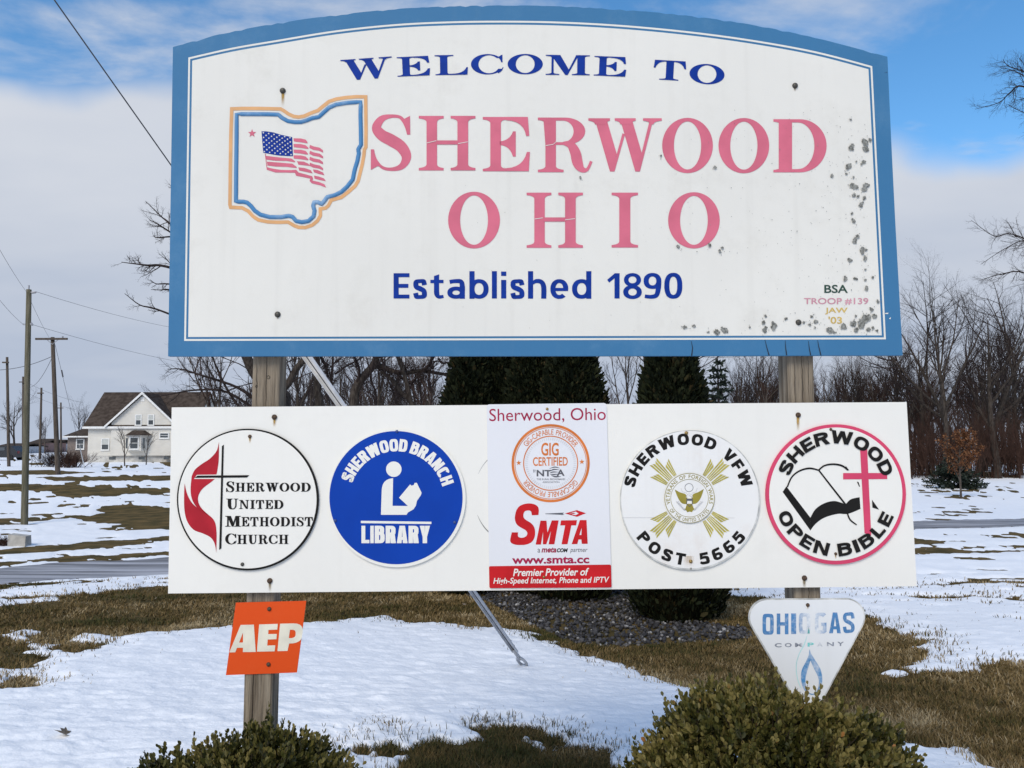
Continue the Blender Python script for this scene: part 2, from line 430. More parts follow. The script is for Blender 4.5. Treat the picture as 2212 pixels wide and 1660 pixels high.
tag(obj('gravel', me), 'dark grey crushed stone around the evergreens', 'gravel', kind='stuff')
# ================================================================== lettering
def q(p0, p1, p2, n=6):
    return [((1-t)**2*p0[0]+2*(1-t)*t*p1[0]+t*t*p2[0], (1-t)**2*p0[1]+2*(1-t)*t*p1[1]+t*t*p2[1]) for t in [i/n for i in range(n+1)]]
def arc(cx, cy, rx, ry, a0, a1, n=20):
    return [(cx+rx*math.cos(R(a0+(a1-a0)*i/n)), cy+ry*math.sin(R(a0+(a1-a0)*i/n))) for i in range(n+1)]
def rect(x0, y0, x1, y1): return [(x0,y0),(x1,y0),(x1,y1),(x0,y1)]
def foot(xl, xr, sl, sr, y, d, th=0.045, br=0.07):
    """bracketed serif; d=+1 stands on y, d=-1 hangs from y"""
    p = [(xl, y), (xr, y), (xr, y+d*th)] + q((xr, y+d*th), (sr, y+d*th*1.3), (sr, y+d*(th+br)))[1:]
    p += q((sl, y+d*(th+br)), (sl, y+d*th*1.3), (xl, y+d*th))
    return p
def smooth_path(pts, n=6):
    P_ = [np.array(p, float) for p in pts]; out_ = []
    for i in range(len(P_)-1):
        p0 = P_[max(i-1,0)]; p1 = P_[i]; p2 = P_[i+1]; p3 = P_[min(i+2,len(P_)-1)]
        for k in range(n):
            t = k/n
            out_.append(0.5*((2*p1)+(-p0+p2)*t+(2*p0-5*p1+4*p2-p3)*t*t+(-p0+3*p1-3*p2+p3)*t**3))
    out_.append(P_[-1]); return out_
class Strip:
    def __init__(s, l, r): s.l, s.r = l, r
    def turned(s): return Strip([(1-x, 1-y) for x, y in s.l], [(1-x, 1-y) for x, y in s.r])
def ribbon(pts, widths, n=6, aspect=1.0):
    """closed outline of a stroke of changing width; aspect = box width / height"""
    pw = smooth_path([(p[0]*aspect, p[1], w) for p, w in zip(pts, widths)], n)
    lft, rgt = [], []
    for i, p in enumerate(pw):
        t = pw[min(i+1,len(pw)-1)][:2]-pw[max(i-1,0)][:2]; t = t/(np.linalg.norm(t)+1e-9)
        nn = np.array([-t[1], t[0]])*p[2]/2
        lft.append(((p[0]+nn[0])/aspect, p[1]+nn[1])); rgt.append(((p[0]-nn[0])/aspect, p[1]-nn[1]))
    return Strip(lft, rgt)
def ring(cx, cy, rx, ry, ix, iy, n=48, icx=None):
    return (arc(cx,cy,rx,ry,0,360,n)[:-1], [arc(cx if icx is None else icx,cy,ix,iy,0,360,n)[:-1]])
def g_E():
    return [rect(.16,0,.385,1), foot(0,.5,.16,.385,0,1), foot(0,.5,.16,.385,1,-1), rect(.38,.945,.8,1), rect(.38,0,.8,.055),
            [(.5,1),(.955,1),(.987,.65),(.92,.65)]+q((.92,.65),(.87,.93),(.5,.94))[1:],
            [(.5,0),(.5,.055)]+q((.5,.055),(.86,.07),(.935,.355))[1:]+[(1,.355),(.975,0)],
            [(.36,.55)]+q((.36,.55),(.58,.57),(.64,.735))[1:]+[(.70,.735),(.70,.27),(.64,.27)]+q((.64,.27),(.58,.47),(.36,.485))[1:]]
def g_L():
    return [rect(.16,0,.385,1), foot(.02,.5,.16,.385,0,1), foot(0,.57,.16,.385,1,-1), rect(.38,0,.8,.055),
            [(.5,0),(.5,.055)]+q((.5,.055),(.88,.05),(.96,.38))[1:]+[(1,.38),(.985,0)]]
def g_T():
    return [rect(.385,0,.62,1), foot(.19,.78,.385,.62,0,1), rect(.1,.945,.9,1),
            [(.03,1),(.5,1),(.5,.94)]+q((.4,.94),(.12,.95),(.055,.6))+[(0,.6)],
            [(.97,1),(.5,1),(.5,.94)]+q((.6,.94),(.88,.95),(.945,.6))+[(1,.6)]]
def g_O(): return [ring(.5,.5,.5,.5,.268,.435)]
def g_C():
    p = arc(.51,.5,.51,.5,38,334,40)+arc(.555,.5,.325,.44,330,44,40)
    return [p, [(.84,.86),(.925,.95),(.965,.97),(.97,.60),(.925,.60)]+q((.925,.60),(.90,.83),(.72,.93))[1:], ribbon([(.82,.10),(.93,.2),(.99,.36)],[.10,.06,.03],6,1.5)]
def g_I(): return [rect(.29,0,.71,1), foot(0,1,.29,.71,0,1), foot(0,1,.29,.71,1,-1)]
def g_H():
    o_ = []
    for a, b, l, r in ((0,.44,.137,.323),(.563,1,.683,.872)):
        o_ += [rect(l,0,r,1), foot(a,b,l,r,0,1), foot(a,b,l,r,1,-1)]
    return o_ + [rect(.3,.475,.7,.55)]
def g_D():
    return [([(.1,1)]+arc(.5,.5,.5,.5,90,-90,26)+[(.1,0)], [[(.35,.94),(.35,.06)]+arc(.46,.5,.31,.44,-90,90,22)]),
            foot(0,.3,.146,.3,0,1), foot(0,.3,.146,.3,1,-1)]
def g_R():
    return [([(.1,1)]+arc(.5,.75,.375,.25,90,-90,18)+[(.139,.5)], [[(.333,.945),(.333,.55)]+arc(.46,.7475,.2,.1975,-90,90,16)]),
            rect(.139,0,.333,.7), foot(0,.475,.139,.333,0,1), foot(0,.25,.139,.25,1,-1),
            ribbon([(.46,.53),(.60,.50),(.69,.36),(.735,.17),(.81,.055),(.91,.05),(.985,.20)],[.05,.14,.19,.19,.12,.06,.05],6,1.0)]
def g_S():
    return [ribbon([(.90,.80),(.74,.945),(.48,.968),(.26,.915),(.14,.765),(.27,.635),(.5,.545),(.75,.425),(.875,.25),(.76,.085),(.50,.032),(.25,.08),(.06,.28)],
                   [.03,.05,.065,.12,.165,.195,.21,.20,.17,.11,.06,.05,.03],6,.72),
            [(.963,.975),(.97,.642),(.89,.642)]+q((.89,.642),(.84,.83),(.70,.93))[1:]+[(.83,.925)],
            [(0,.02),(0,.383),(.078,.383)]+q((.078,.383),(.12,.17),(.30,.075))[1:]+[(.16,.085)]]
def g_W():
    o_ = []
    for s_ in (0, .345):
        o_ += [[(.085+s_,1),(.245+s_,1),(.398+s_,.28),(.355+s_,0),(.295+s_,0)]]
    return o_ + [[(.322,0),(.357,0),(.50,.70),(.465,.72)], [(.665,0),(.703,0),(.888,1),(.842,1)],
                 foot(0,.295,.09,.245,1,-1), foot(.36,.645,.435,.585,1,-1), foot(.745,1,.842,.888,1,-1)]
def g_M():
    return [rect(.13,0,.18,1), [(.12,1),(.33,1),(.545,.2),(.495,0),(.445,0)], [(.46,0),(.50,0),(.745,1),(.69,1)], rect(.715,0,.89,1),
            foot(0,.31,.13,.18,0,1), foot(.595,1,.715,.89,0,1), foot(0,.25,.13,.24,1,-1), foot(.68,1,.72,.89,1,-1)]
def g_N():
    return [rect(.15,0,.20,1), [(.10,1),(.33,1),(.86,0),(.72,0)], rect(.80,0,.86,1), foot(0,.36,.15,.20,0,1), foot(0,.3,.15,.3,1,-1), foot(.66,1,.80,.86,1,-1)]
def g_U():
    return [ribbon([(.265,1),(.265,.6),(.28,.3),(.36,.1),(.53,.035),(.70,.1),(.81,.3),(.825,.6),(.825,1)],[.24,.24,.23,.17,.075,.065,.06,.06,.06],6,1.0),
            foot(0,.52,.145,.385,1,-1), foot(.66,1,.795,.855,1,-1)]
SERIF = dict(E=g_E, L=g_L, T=g_T, O=g_O, C=g_C, I=g_I, H=g_H, D=g_D, R=g_R, S=g_S, W=g_W, M=g_M, N=g_N, U=g_U)

def flat_mesh(pieces, tf, depth, name, m, step=0.00012):
    """pieces: outlines or (outline, holes) in any 2-D space; tf maps a point to (u, v) on the board; the sheet lies `depth` in front of it"""
    V, F = [], []
    for k_, pc in enumerate(pieces):
        if isinstance(pc, Strip):
            base = len(V); n_ = len(pc.l)
            V += [(a, -(depth + step*(k_ % 7)), b) for a, b in (tf(*p) for p in pc.l + pc.r)]
            for i in range(n_-1): F.append((base+i, base+n_+i, base+n_+i+1, base+i+1))
            continue
        outl, holes = pc if isinstance(pc, tuple) else (pc, [])
        loops = [outl] + holes
        uv = [[tf(*p) for p in lp] for lp in loops]
        base = len(V)
        for lp in uv:
            V += [(a, -(depth + step*(k_ % 7)), b) for a, b in lp]
        for t in tessellate_polygon([[Vector((a, b, 0)) for a, b in lp] for lp in uv]):
            A, B, C_ = (V[base+i] for i in t)
            ar = (B[0]-A[0])*(C_[2]-A[2])-(B[2]-A[2])*(C_[0]-A[0])
            if abs(ar) < 1e-12: continue
            F.append(tuple(base+i for i in (t if ar > 0 else t[::-1])))
    me = bpy.data.meshes.new(name); me.from_pydata(V, [], F); me.materials.append(m); me.update()
    return me
_fc = {}
def font_glyphs(body, bold=0.0, shear=0.0, space=1.0):
    """outline of built-in type as (verts, faces)"""
    key = (body, bold, shear, space)
    if key in _fc: return _fc[key]
    cu = bpy.data.curves.new('type', 'FONT'); cu.body = body; cu.offset = bold; cu.shear = shear; cu.space_character = space
    cu.resolution_u = 4; cu.fill_mode = 'FRONT'
    ob = bpy.data.objects.new('type', cu); COL.objects.link(ob)
    dg = bpy.context.evaluated_depsgraph_get(); dg.update()
    me = bpy.data.meshes.new_from_object(ob.evaluated_get(dg))
    V = np.array([v.co[:2] for v in me.vertices]); F = [tuple(p.vertices) for p in me.polygons]
    bpy.data.objects.remove(ob); bpy.data.curves.remove(cu); bpy.data.meshes.remove(me)
    _fc[key] = (V, F)
    return V, F
def uv_mesh(V2, F, depth, name, m):
    me = bpy.data.meshes.new(name); me.from_pydata([(a, -depth, b) for a, b in V2], [], F); me.materials.append(m); me.update()
    return me

class Face:
    """a flat sign face: picture notes -> (u, v) in metres on that face, in the frame of its thing"""
    def __init__(s, origin, yaw, note=lambda x, y: (x, y), shift=(0, 0)):
        s.o = Vector(origin); s.c, s.s = math.cos(yaw), math.sin(yaw); s.yaw = yaw; s.note = note
    def uv(s, x, y):
        d = ray(*s.note(x, y)); n_ = Vector((s.s, -s.c, 0))
        p = EYE + d * ((s.o - EYE).dot(n_) / d.dot(n_)) - s.o
        return (p.x*s.c + p.y*s.s, p.z)
    def sub(s, note): 
        f_ = Face(s.o, s.yaw, note); return f_
    def world(s, u, v, w=0.0): return s.o + Vector((s.c*u - s.s*w, s.s*u + s.c*w, v))
def shifted(pc, dx):
    mv = lambda ps: [(x+dx, y) for x, y in ps]
    if isinstance(pc, Strip): return Strip(mv(pc.l), mv(pc.r))
    if isinstance(pc, tuple): return (mv(pc[0]), [mv(h_) for h_ in pc[1]])
    return mv(pc)
def serif_letter(face, parent, ch, box, m, depth, rot=0.0, name='letter', bold=0.0):
    """box = (left, top, right, bottom) in notes; rot in degrees anticlockwise about the box centre"""
    l, t, r, b = box; cx_, cy_ = (l+r)/2, (t+b)/2; ca, sa = math.cos(R(rot)), math.sin(R(rot))
    def tf(x, y):
        X_ = (x-.5)*(r-l); Y_ = (y-.5)*(b-t)
        return face.uv(cx_ + X_*ca - Y_*sa, cy_ - (X_*sa + Y_*ca))
    pcs = SERIF[ch](); pcs = pcs + ([shifted(pc, bold) for pc in pcs] if bold else [])
    return obj(name, flat_mesh(pcs, tf, depth, name, m), parent)
def sans(face, parent, body, box, m, depth, bold=0.0, shear=0.0, tilt=0.0, name='lettering', space=1.0):
    V, F = font_glyphs(body, bold, shear, space)
    l, t, r, b = box; mn, mx_ = V.min(0), V.max(0); k_ = (V-mn)/(mx_-mn)
    ca, sa = math.cos(R(tilt)), math.sin(R(tilt)); cx_, cy_ = (l+r)/2, (t+b)/2
    out_ = []
    for x, y in k_:
        X_ = (x-.5)*(r-l); Y_ = (y-.5)*(b-t)
        out_.append(face.uv(cx_ + X_*ca - Y_*sa, cy_ - (X_*sa + Y_*ca)))
    return obj(name, uv_mesh(out_, F, depth, name, m), parent)
def letters(face, parent, body, box, m, depth, bold=0.0, shear=0.0, tilt=0.0, gap=0.12):
    """one object per letter, set in one line; heights follow the type"""
    VH, _ = font_glyphs('H', bold, 0)
    gl = [None if c == ' ' else font_glyphs(c, bold, shear) for c in body]
    allv = np.concatenate([g_[0] for g_ in gl if g_]); y0, y1 = allv[:, 1].min(), allv[:, 1].max()
    x = 0; pos = []
    for g_ in gl:
        if g_ is None: x += 0.30; pos.append(None); continue
        w = g_[0][:, 0].max() - g_[0][:, 0].min(); pos.append(x); x += w + gap
    W_ = x - gap; l, t, r, b = box; ca, sa = math.cos(R(tilt)), math.sin(R(tilt)); cx_, cy_ = (l+r)/2, (t+b)/2
    for g_, p0 in zip(gl, pos):
        if g_ is None: continue
        out_ = []
        for vx, vy in g_[0]:
            X_ = ((vx - g_[0][:, 0].min() + p0)/W_-.5)*(r-l); Y_ = ((vy-y0)/(y1-y0)-.5)*(b-t)
            out_.append(face.uv(cx_ + X_*ca - Y_*sa, cy_ - (X_*sa + Y_*ca)))
        obj('letter', uv_mesh(out_, g_[1], depth, 'letter', m), parent)
def arc_letters(face, parent, body, cx_, cy_, r_in, r_out, a0, a1, m, depth, bold=0.0, inward=False, gap=0.10, space=0.30, joined=False):
    """a0/a1: angles (anticlockwise from +x) of the middles of first and last letter; inward = bottom arc that still reads upright"""
    gl = [None if c == ' ' else font_glyphs(c, bold, 0) for c in body]
    H_ = font_glyphs('H', bold, 0)[0]; y0, y1 = H_[:, 1].min(), H_[:, 1].max()
    x = 0; pos = []
    for g_, c_ in zip(gl, body):
        w = space if g_ is None else g_[0][:, 0].max() - g_[0][:, 0].min()
        kn = 0.07 if c_ in 'WAVY' else 0.0
        pos.append((x + w/2 - kn, w)); x += w + gap - 2*kn
    p0, p1 = pos[0][0], pos[-1][0]
    rm = (r_in + r_out)/2
    kx = abs(R(a1-a0))*rm/(p1-p0)
    AV, AF = [], []
    for g_, (pm, w) in zip(gl, pos):
        if g_ is None: continue
        a_ = R(a0 + (a1-a0)*(pm-p0)/(p1-p0)); out_ = []
        xm = (g_[0][:, 0].max() + g_[0][:, 0].min())/2
        for vx, vy in g_[0]:
            t = (vy-y0)/(y1-y0); s_ = (vx-xm)*kx
            if not inward: rr_ = r_in + t*(r_out-r_in); tx, ty = math.sin(a_), -math.cos(a_)
            else: rr_ = r_out - t*(r_out-r_in); tx, ty = -math.sin(a_), math.cos(a_)
            X_ = math.cos(a_)*rr_ + tx*s_; Y_ = math.sin(a_)*rr_ + ty*s_
            out_.append(face.uv(cx_ + X_, cy_ - Y_))
        if joined:
            o_ = len(AV); AV += out_; AF += [tuple(i+o_ for i in f) for f in g_[1]]
        else: obj('letter', uv_mesh(out_, g_[1], depth, 'letter', m), parent)
    if joined: obj('lettering', uv_mesh(AV, AF, depth, 'lettering', m), parent)
def slab(face, parent, outline, m, front, back, name):
    """solid plate: outline in notes, its front `front` m before the face plane, its back `back` m before it (negative = behind)"""
    uv = [face.uv(*p) for p in outline]; n_ = len(uv)
    V = [(a, -front, b) for a, b in uv] + [(a, -back, b) for a, b in uv]; F = []
    for t in tessellate_polygon([[Vector((a, b, 0)) for a, b in uv]]):
        A, B, C_ = (uv[i] for i in t); ar = (B[0]-A[0])*(C_[1]-A[1])-(B[1]-A[1])*(C_[0]-A[0])
        if abs(ar) < 1e-13: continue
        tt = t if ar > 0 else t[::-1]
        F.append(tuple(tt)); F.append(tuple(i+n_ for i in reversed(tt)))
    area = sum(uv[i][0]*uv[(i+1)%n_][1]-uv[(i+1)%n_][0]*uv[i][1] for i in range(n_))
    for i in range(n_):
        j = (i+1) % n_
        F.append((i, j, j+n_, i+n_)[::-1] if area > 0 else (i, j, j+n_, i+n_))
    me = bpy.data.meshes.new(name); me.from_pydata(V, [], F); me.materials.append(m); me.update()
    return obj(name, me, parent)
def paint(face, parent, pieces, m, depth, name): return obj(name, flat_mesh(pieces, face.uv, depth, name, m), parent)
_bolt_me = {}
def bolt(face, parent, x, y, rad_, depth, m, name='bolt'):
    key = (round(rad_, 4), m.name)
    if key not in _bolt_me:
        mb = MB(); n_ = 14; prof = [(1.0, 0), (1.0, .25), (.85, .55), (.5, .8), (0.0, .9)]
        for r_, h in prof[:-1]:
            for k_ in range(n_): mb.v.append((r_*rad_*math.cos(6.2832*k_/n_), -h*rad_, r_*rad_*math.sin(6.2832*k_/n_)))
        mb.v.append((0, -prof[-1][1]*rad_, 0))
        for i in range(3):
            for k_ in range(n_): mb.f.append((i*n_+k_, i*n_+(k_+1)%n_, (i+1)*n_+(k_+1)%n_, (i+1)*n_+k_))
        for k_ in range(n_): mb.f.append((3*n_+k_, 3*n_+(k_+1)%n_, 4*n_))
        me = bpy.data.meshes.new(name); me.from_pydata(mb.v, [], mb.f); me.materials.append(m); me.update()
        for p in me.polygons: p.use_smooth = True
        _bolt_me[key] = me
    o_ = obj(name, _bolt_me[key], parent); u, v = face.uv(x, y); o_.location = (u, -depth, v)
    return o_
def streak_mat(name, rgb, dens):
    m = bpy.data.materials.new(name); m.use_nodes = True; t = m.node_tree; b = t.nodes['Principled BSDF']
    b.inputs['Base Color'].default_value = (*rgb, 1); b.inputs['Roughness'].default_value = 0.9
    co = N(t, 'ShaderNodeTexCoord'); sp_ = N(t, 'ShaderNodeSeparateXYZ'); t.links.new(co.outputs['Generated'], sp_.inputs[0])
    fade = smooth_node(t, sp_.outputs['Z'], 0.0, 0.95)
    side = math_node(t, 'MULTIPLY', math_node(t, 'ABSOLUTE', math_node(t, 'SUBTRACT', sp_.outputs['X'], 0.5)), 2.0)
    core = math_node(t, 'SUBTRACT', 1.0, smooth_node(t, side, 0.0, 1.0))
    no = N(t, 'ShaderNodeTexNoise'); no.inputs['Scale'].default_value = 3.0; mp_ = N(t, 'ShaderNodeMapping'); mp_.inputs['Scale'].default_value = (90, 90, 12)
    t.links.new(co.outputs['Object'], mp_.inputs[0]); t.links.new(mp_.outputs[0], no.inputs[0])
    al = math_node(t, 'MULTIPLY', math_node(t, 'MULTIPLY', fade, core), math_node(t, 'MULTIPLY', no.outputs[0], 2.0 * dens), clamp=True)
    t.links.new(al, b.inputs['Alpha']); MAT[name] = m
    return m
def streak(face, parent, x, y, w, h, depth, m):
    return paint(face, parent, [[(x-w/2, y), (x+w/2, y), (x+w/2, y+h), (x-w/2, y+h)]], m, depth, 'rust_stain')
def star(cx_, cy_, r_, rot=90.0, inner=0.4):
    return [(cx_ + (r_ if i % 2 == 0 else r_*inner)*math.cos(R(rot+36*i)), cy_ - (r_ if i % 2 == 0 else r_*inner)*math.sin(R(rot+36*i))) for i in range(10)]
def circle(cx_, cy_, r_, n_=64): return arc(cx_, cy_, r_, r_, 0, 360, n_)[:-1]
def annulus(cx_, cy_, r1, r0, n_=72): return (circle(cx_, cy_, r1, n_), [circle(cx_, cy_, r0, n_)])
def inset(poly, d):
    """move a closed outline inwards by d (picture notes, y down)"""
    n_ = len(poly); out_ = []
    ar = sum(poly[i][0]*poly[(i+1)%n_][1]-poly[(i+1)%n_][0]*poly[i][1] for i in range(n_)); sg = 1 if ar > 0 else -1
    for i in range(n_):
        a, b, c = (np.array(poly[(i+k_) % n_], float) for k_ in (-1, 0, 1))
        e1 = (b-a)/np.linalg.norm(b-a); e2 = (c-b)/np.linalg.norm(c-b)
        n1_ = np.array([-e1[1], e1[0]])*sg; n2_ = np.array([-e2[1], e2[0]])*sg
        bis = n1_ + n2_; bis /= np.linalg.norm(bis); out_.append(tuple(b + bis*d/max(0.3, bis.dot(n1_))))
    return out_
# ---- heavy sans letters drawn as outlines; w = stem and h = bar thickness as shares of the letter box
def se(cx, cy, rx, ry, a0, a1, n_=2.4, k_=22):
    o_ = []
    for i in range(k_+1):
        a = R(a0+(a1-a0)*i/k_); c, s_ = math.cos(a), math.sin(a)
        o_.append((cx+rx*math.copysign(abs(c)**(2/n_), c), cy+ry*math.copysign(abs(s_)**(2/n_), s_)))
    return o_
def oval(x0, x1, y0, y1, w, h, n_=2.4):
    cx, cy, rx, ry = (x0+x1)/2, (y0+y1)/2, (x1-x0)/2, (y1-y0)/2
    return (se(cx,cy,rx,ry,0,360,n_,40)[:-1], [se(cx,cy,rx-w,ry-h,0,360,n_,40)[:-1]])
def bowl(x0, x1, y0, y1, w, h, n_=2.4):
    """D-shaped bowl on a stem at x0"""
    xm = x0 + (x1-x0)*.42; cy, ry = (y0+y1)/2, (y1-y0)/2
    return ([(x0,y1)] + se(xm,cy,x1-xm,ry,90,-90,n_,18) + [(x0,y0)], [[(x0+w,y1-h),(x0+w,y0+h)] + se(max(xm,x0+w+.02),cy,x1-max(xm,x0+w+.02)-w,ry-h,-90,90,n_,18)])
def open_ring(x0, x1, y0, y1, w, h, a0, a1, n_=2.4):
    cx, cy, rx, ry = (x0+x1)/2, (y0+y1)/2, (x1-x0)/2, (y1-y0)/2
    return se(cx,cy,rx,ry,a0,a1,n_,34) + se(cx,cy,rx-w,ry-h,a1,a0,n_,34)
def ess(w, h, asp):
    W_ = w*asp; m_ = (W_+h)/2
    a, b = w/2, h/2
    return ribbon([(1-a*.95,.70),(1-a*1.15,.82),(.76,1-b*1.05),(.5,1-b),(.22,.965-b),(a*1.05,.74),(.24,.60),(.5,.52),(.77,.41),(1-a,.26),(.79,.035+b),(.5,b),(.24,b*1.05),(a*1.15,.18),(a*.95,.30)],
                  [W_*.95,W_*.95,h*1.05,h,m_*.95,W_,m_*1.05,m_*1.12,m_*1.05,W_,m_*.95,h,h*1.05,W_*.95,W_*.95], 5, asp)
def block(ch, w, h, asp=.75, n_=2.4, xh=.71):
    bar = lambda y, x1=1: rect(w*.9, y, x1, y+h)
    stem = rect(0,0,w,1)
    if ch == 'E': return [stem, bar(0), bar(.5-h/2,.93), bar(1-h)]
    if ch == 'F': return [stem, bar(.47-h/2,.93), bar(1-h)]
    if ch == 'L': return [stem, bar(0)]
    if ch == 'H': return [stem, rect(1-w,0,1,1), rect(w*.9,.5-h/2,1-w*.9,.5+h/2)]
    if ch in 'Il': return [rect(0,0,1,1)]
    if ch == 'T': return [rect(.5-w/2,0,.5+w/2,1-h*.9), rect(0,1-h,1,1)]
    if ch == 'N': return [stem, rect(1-w,0,1,1), [(0,1),(w*1.08,1),(1,0),(1-w*1.08,0)]]
    if ch == 'V': return [[(0,1),(w*1.12,1),(.5,h*1.5),(1-w*1.12,1),(1,1),(.5+w*.6,0),(.5-w*.6,0)]]
    if ch == 'Y': return [[(0,1),(w*1.12,1),(.5,.58),(1-w*1.12,1),(1,1),(.5+w*.5,.36),(.5-w*.5,.36)], rect(.5-w/2,0,.5+w/2,.42)]
    if ch == 'A': return [[(0,0),(w*1.08,0),(.5,1-h*1.3),(1-w*1.08,0),(1,0),(.5+w*.62,1),(.5-w*.62,1)], rect(.24,.19,.76,.19+h*.9)]
    if ch == 'W':
        d = w*1.06; q4 = lambda xa, xb, xc: [(xa,1),(xb,1),(xc+d/2,0),(xc-d/2,0)]
        return [q4(0,d,.27), q4(.5-d/2,.5+d/2,.27), q4(.5-d/2,.5+d/2,.73), q4(1-d,1,.73)]
    if ch in 'O0': return [oval(0,1,0,1,w,h,n_)]
    if ch == 'C': return [open_ring(0,1,0,1,w,h,38,322,n_)]
    if ch == 'G': return [open_ring(0,1,0,1,w,h,38,340,n_), rect(.55,.36,1,.36+h), rect(1-w,.08,1,.5)]
    if ch == 'D': return [bowl(0,1,0,1,w,h,n_)]
    if ch == 'P': return [stem, bowl(0,1,.42,1,w,h,n_)]
    if ch == 'R': return [stem, bowl(0,.97,.42,1,w,h,n_), [(.42,.5),(.42+w*1.1,.5),(1,0),(1-w*1.2,0)]]
    if ch == 'B': return [bowl(0,.95,.47,1,w,h*.95,n_), bowl(0,1,0,.47+h,w,h*.95,n_)]
    if ch in 'Ss': return [ess(w,h,asp)]
    if ch == '5': return [rect(.12,1-h,.95,1), [(.12,1),(.12+w*.8,1),(.06+w*.8,.5),(.05,.46)], ribbon([(.08,.55),(.45,.62-h*.1),(.80,.52),(1-w/2,.32),(.80,h*.55+.02),(.48,h/2),(.2,h*.55+.02),(.03,.25)],[h*.8,h*.95,(w*asp+h)/2,w*asp,(w*asp+h)/2,h,h,h*.8],5,asp)]
    if ch == '6': return [oval(0,1,0,.62,w,h*.92,2.2), ribbon([(w/2,.33),(w/2+.03,.6),(.28,.86),(.58,1-h/2),(.93,.90)],[w*asp,w*asp,(w*asp+h)/2,h,h*.9],5,asp)]
    if ch == '9': return [pc.turned() if isinstance(pc, Strip) else ([(1-x,1-y) for x, y in pc[0]], [[(1-x,1-y) for x, y in q_] for q_ in pc[1]]) if isinstance(pc, tuple) else [(1-x,1-y) for x, y in pc] for pc in block('6',w,h,asp)]
    if ch == '8': return [oval(.04,.96,.48,1,w*.9,h*.85,2.1), oval(0,1,0,.54,w,h*.9,2.1)]
    if ch == '1': return [rect(1-w,0,1,1), [(1-w*.6,1),(1-w*.2,.93),(.16,.63),(0,.74),(.62,1)]]
    if ch == 't': return [ribbon([(.47,.93),(.47,.5),(.49,.2),(.66,h*.5),(1,h*.62)],[w*asp,w*asp,w*asp,h*.95,h*.8],6,asp), rect(0,.64,1,.64+h*.85), [(.47-w/2,.6),(.47+w/2,.6),(.47+w/2,1),(.47-w/2,.93)]]
    if ch == 'a': return [rect(1-w,0,1,.62), oval(0,1,0,.62,w,h,2.2), ribbon([(.13,.86),(.45,1-h/2),(.78,.93-h*.3),(1-w/2,.62),(1-w/2,.4)],[h,h,(w*asp+h)/2,w*asp,w*asp],5,asp)]
    if ch == 'b': return [stem, oval(0,1,0,xh,w,h,2.2)]
    if ch == 'd': return [rect(1-w,0,1,1), oval(0,1,0,xh,w,h,2.2)]
    if ch == 'h': return [stem, ribbon([(w*.6,xh*.72),(.42,xh-h*.55),(.72,xh-h*.72),(1-w/2,xh*.6),(1-w/2,0)],[h*.6,h,(w*asp+h)/2,w*asp,w*asp],6,asp)]
    if ch == 'i': return [rect(0,0,1,.69), rect(0,.84,1,1)]
    if ch == 'e': return [open_ring(0,1,0,1,w,h,0,312,2.2), rect(.12,.40,.99,.40+h*.8)]
    raise KeyError(ch)
BW = dict(S=.72,H=.80,E=.66,R=.80,W=1.2,O=.84,D=.80,V=.82,F=.62,P=.74,T=.72,B=.78,I=.27,L=.62,N=.82,A=.84,C=.78,Y=.8,G=.8)
BW.update({'5': .70, '6': .72})
def block_letter(face, parent, ch, box, m, depth, stem_, bar_, n_=2.4):
    l, t, r, b = box
    tf = lambda x, y: face.uv(l+x*(r-l), b-y*(b-t))
    return obj('letter', flat_mesh(block(ch, min(stem_/(r-l), .48), bar_/(b-t), (r-l)/(b-t), n_), tf, depth, 'letter', m), parent)
def block_run(face, parent, body, box, m, depth, stem_, bar_, gap=.12, n_=2.4):
    l, t, r, b = box; tot = sum(BW[c] for c in body) + gap*(len(body)-1); k_ = (r-l)/tot; x = l
    for c in body:
        block_letter(face, parent, c, (x, t, x+BW[c]*k_, b), m, depth, stem_, bar_, n_); x += (BW[c]+gap)*k_
def arc_block(face, parent, body, cx_, cy_, r_in, r_out, a0, a1, m, depth, stem_, bar_, inward=False, gap=.14, space=.34, n_=2.4):
    H_ = r_out-r_in; rm = (r_in+r_out)/2; x = 0; pos = []
    for c in body:
        w = space if c == ' ' else BW[c]; pos.append((x+w/2, w)); x += w+gap
    p0, p1 = pos[0][0], pos[-1][0]; kx = abs(R(a1-a0))*rm/(p1-p0)
    for c, (pm, w) in zip(body, pos):
        if c == ' ': continue
        a_ = R(a0+(a1-a0)*(pm-p0)/(p1-p0)); W_ = w*kx
        def tf(x_, y_):
            s_ = (x_-.5)*W_
            if not inward: rr_ = r_in+y_*H_; tx, ty = math.sin(a_), -math.cos(a_)
            else: rr_ = r_out-y_*H_; tx, ty = -math.sin(a_), math.cos(a_)
            return face.uv(cx_+math.cos(a_)*rr_+tx*s_, cy_-(math.sin(a_)*rr_+ty*s_))
        obj('letter', flat_mesh(block(c, min(stem_/W_, .46), bar_/H_, W_/H_, n_), tf, depth, 'letter', m), parent)
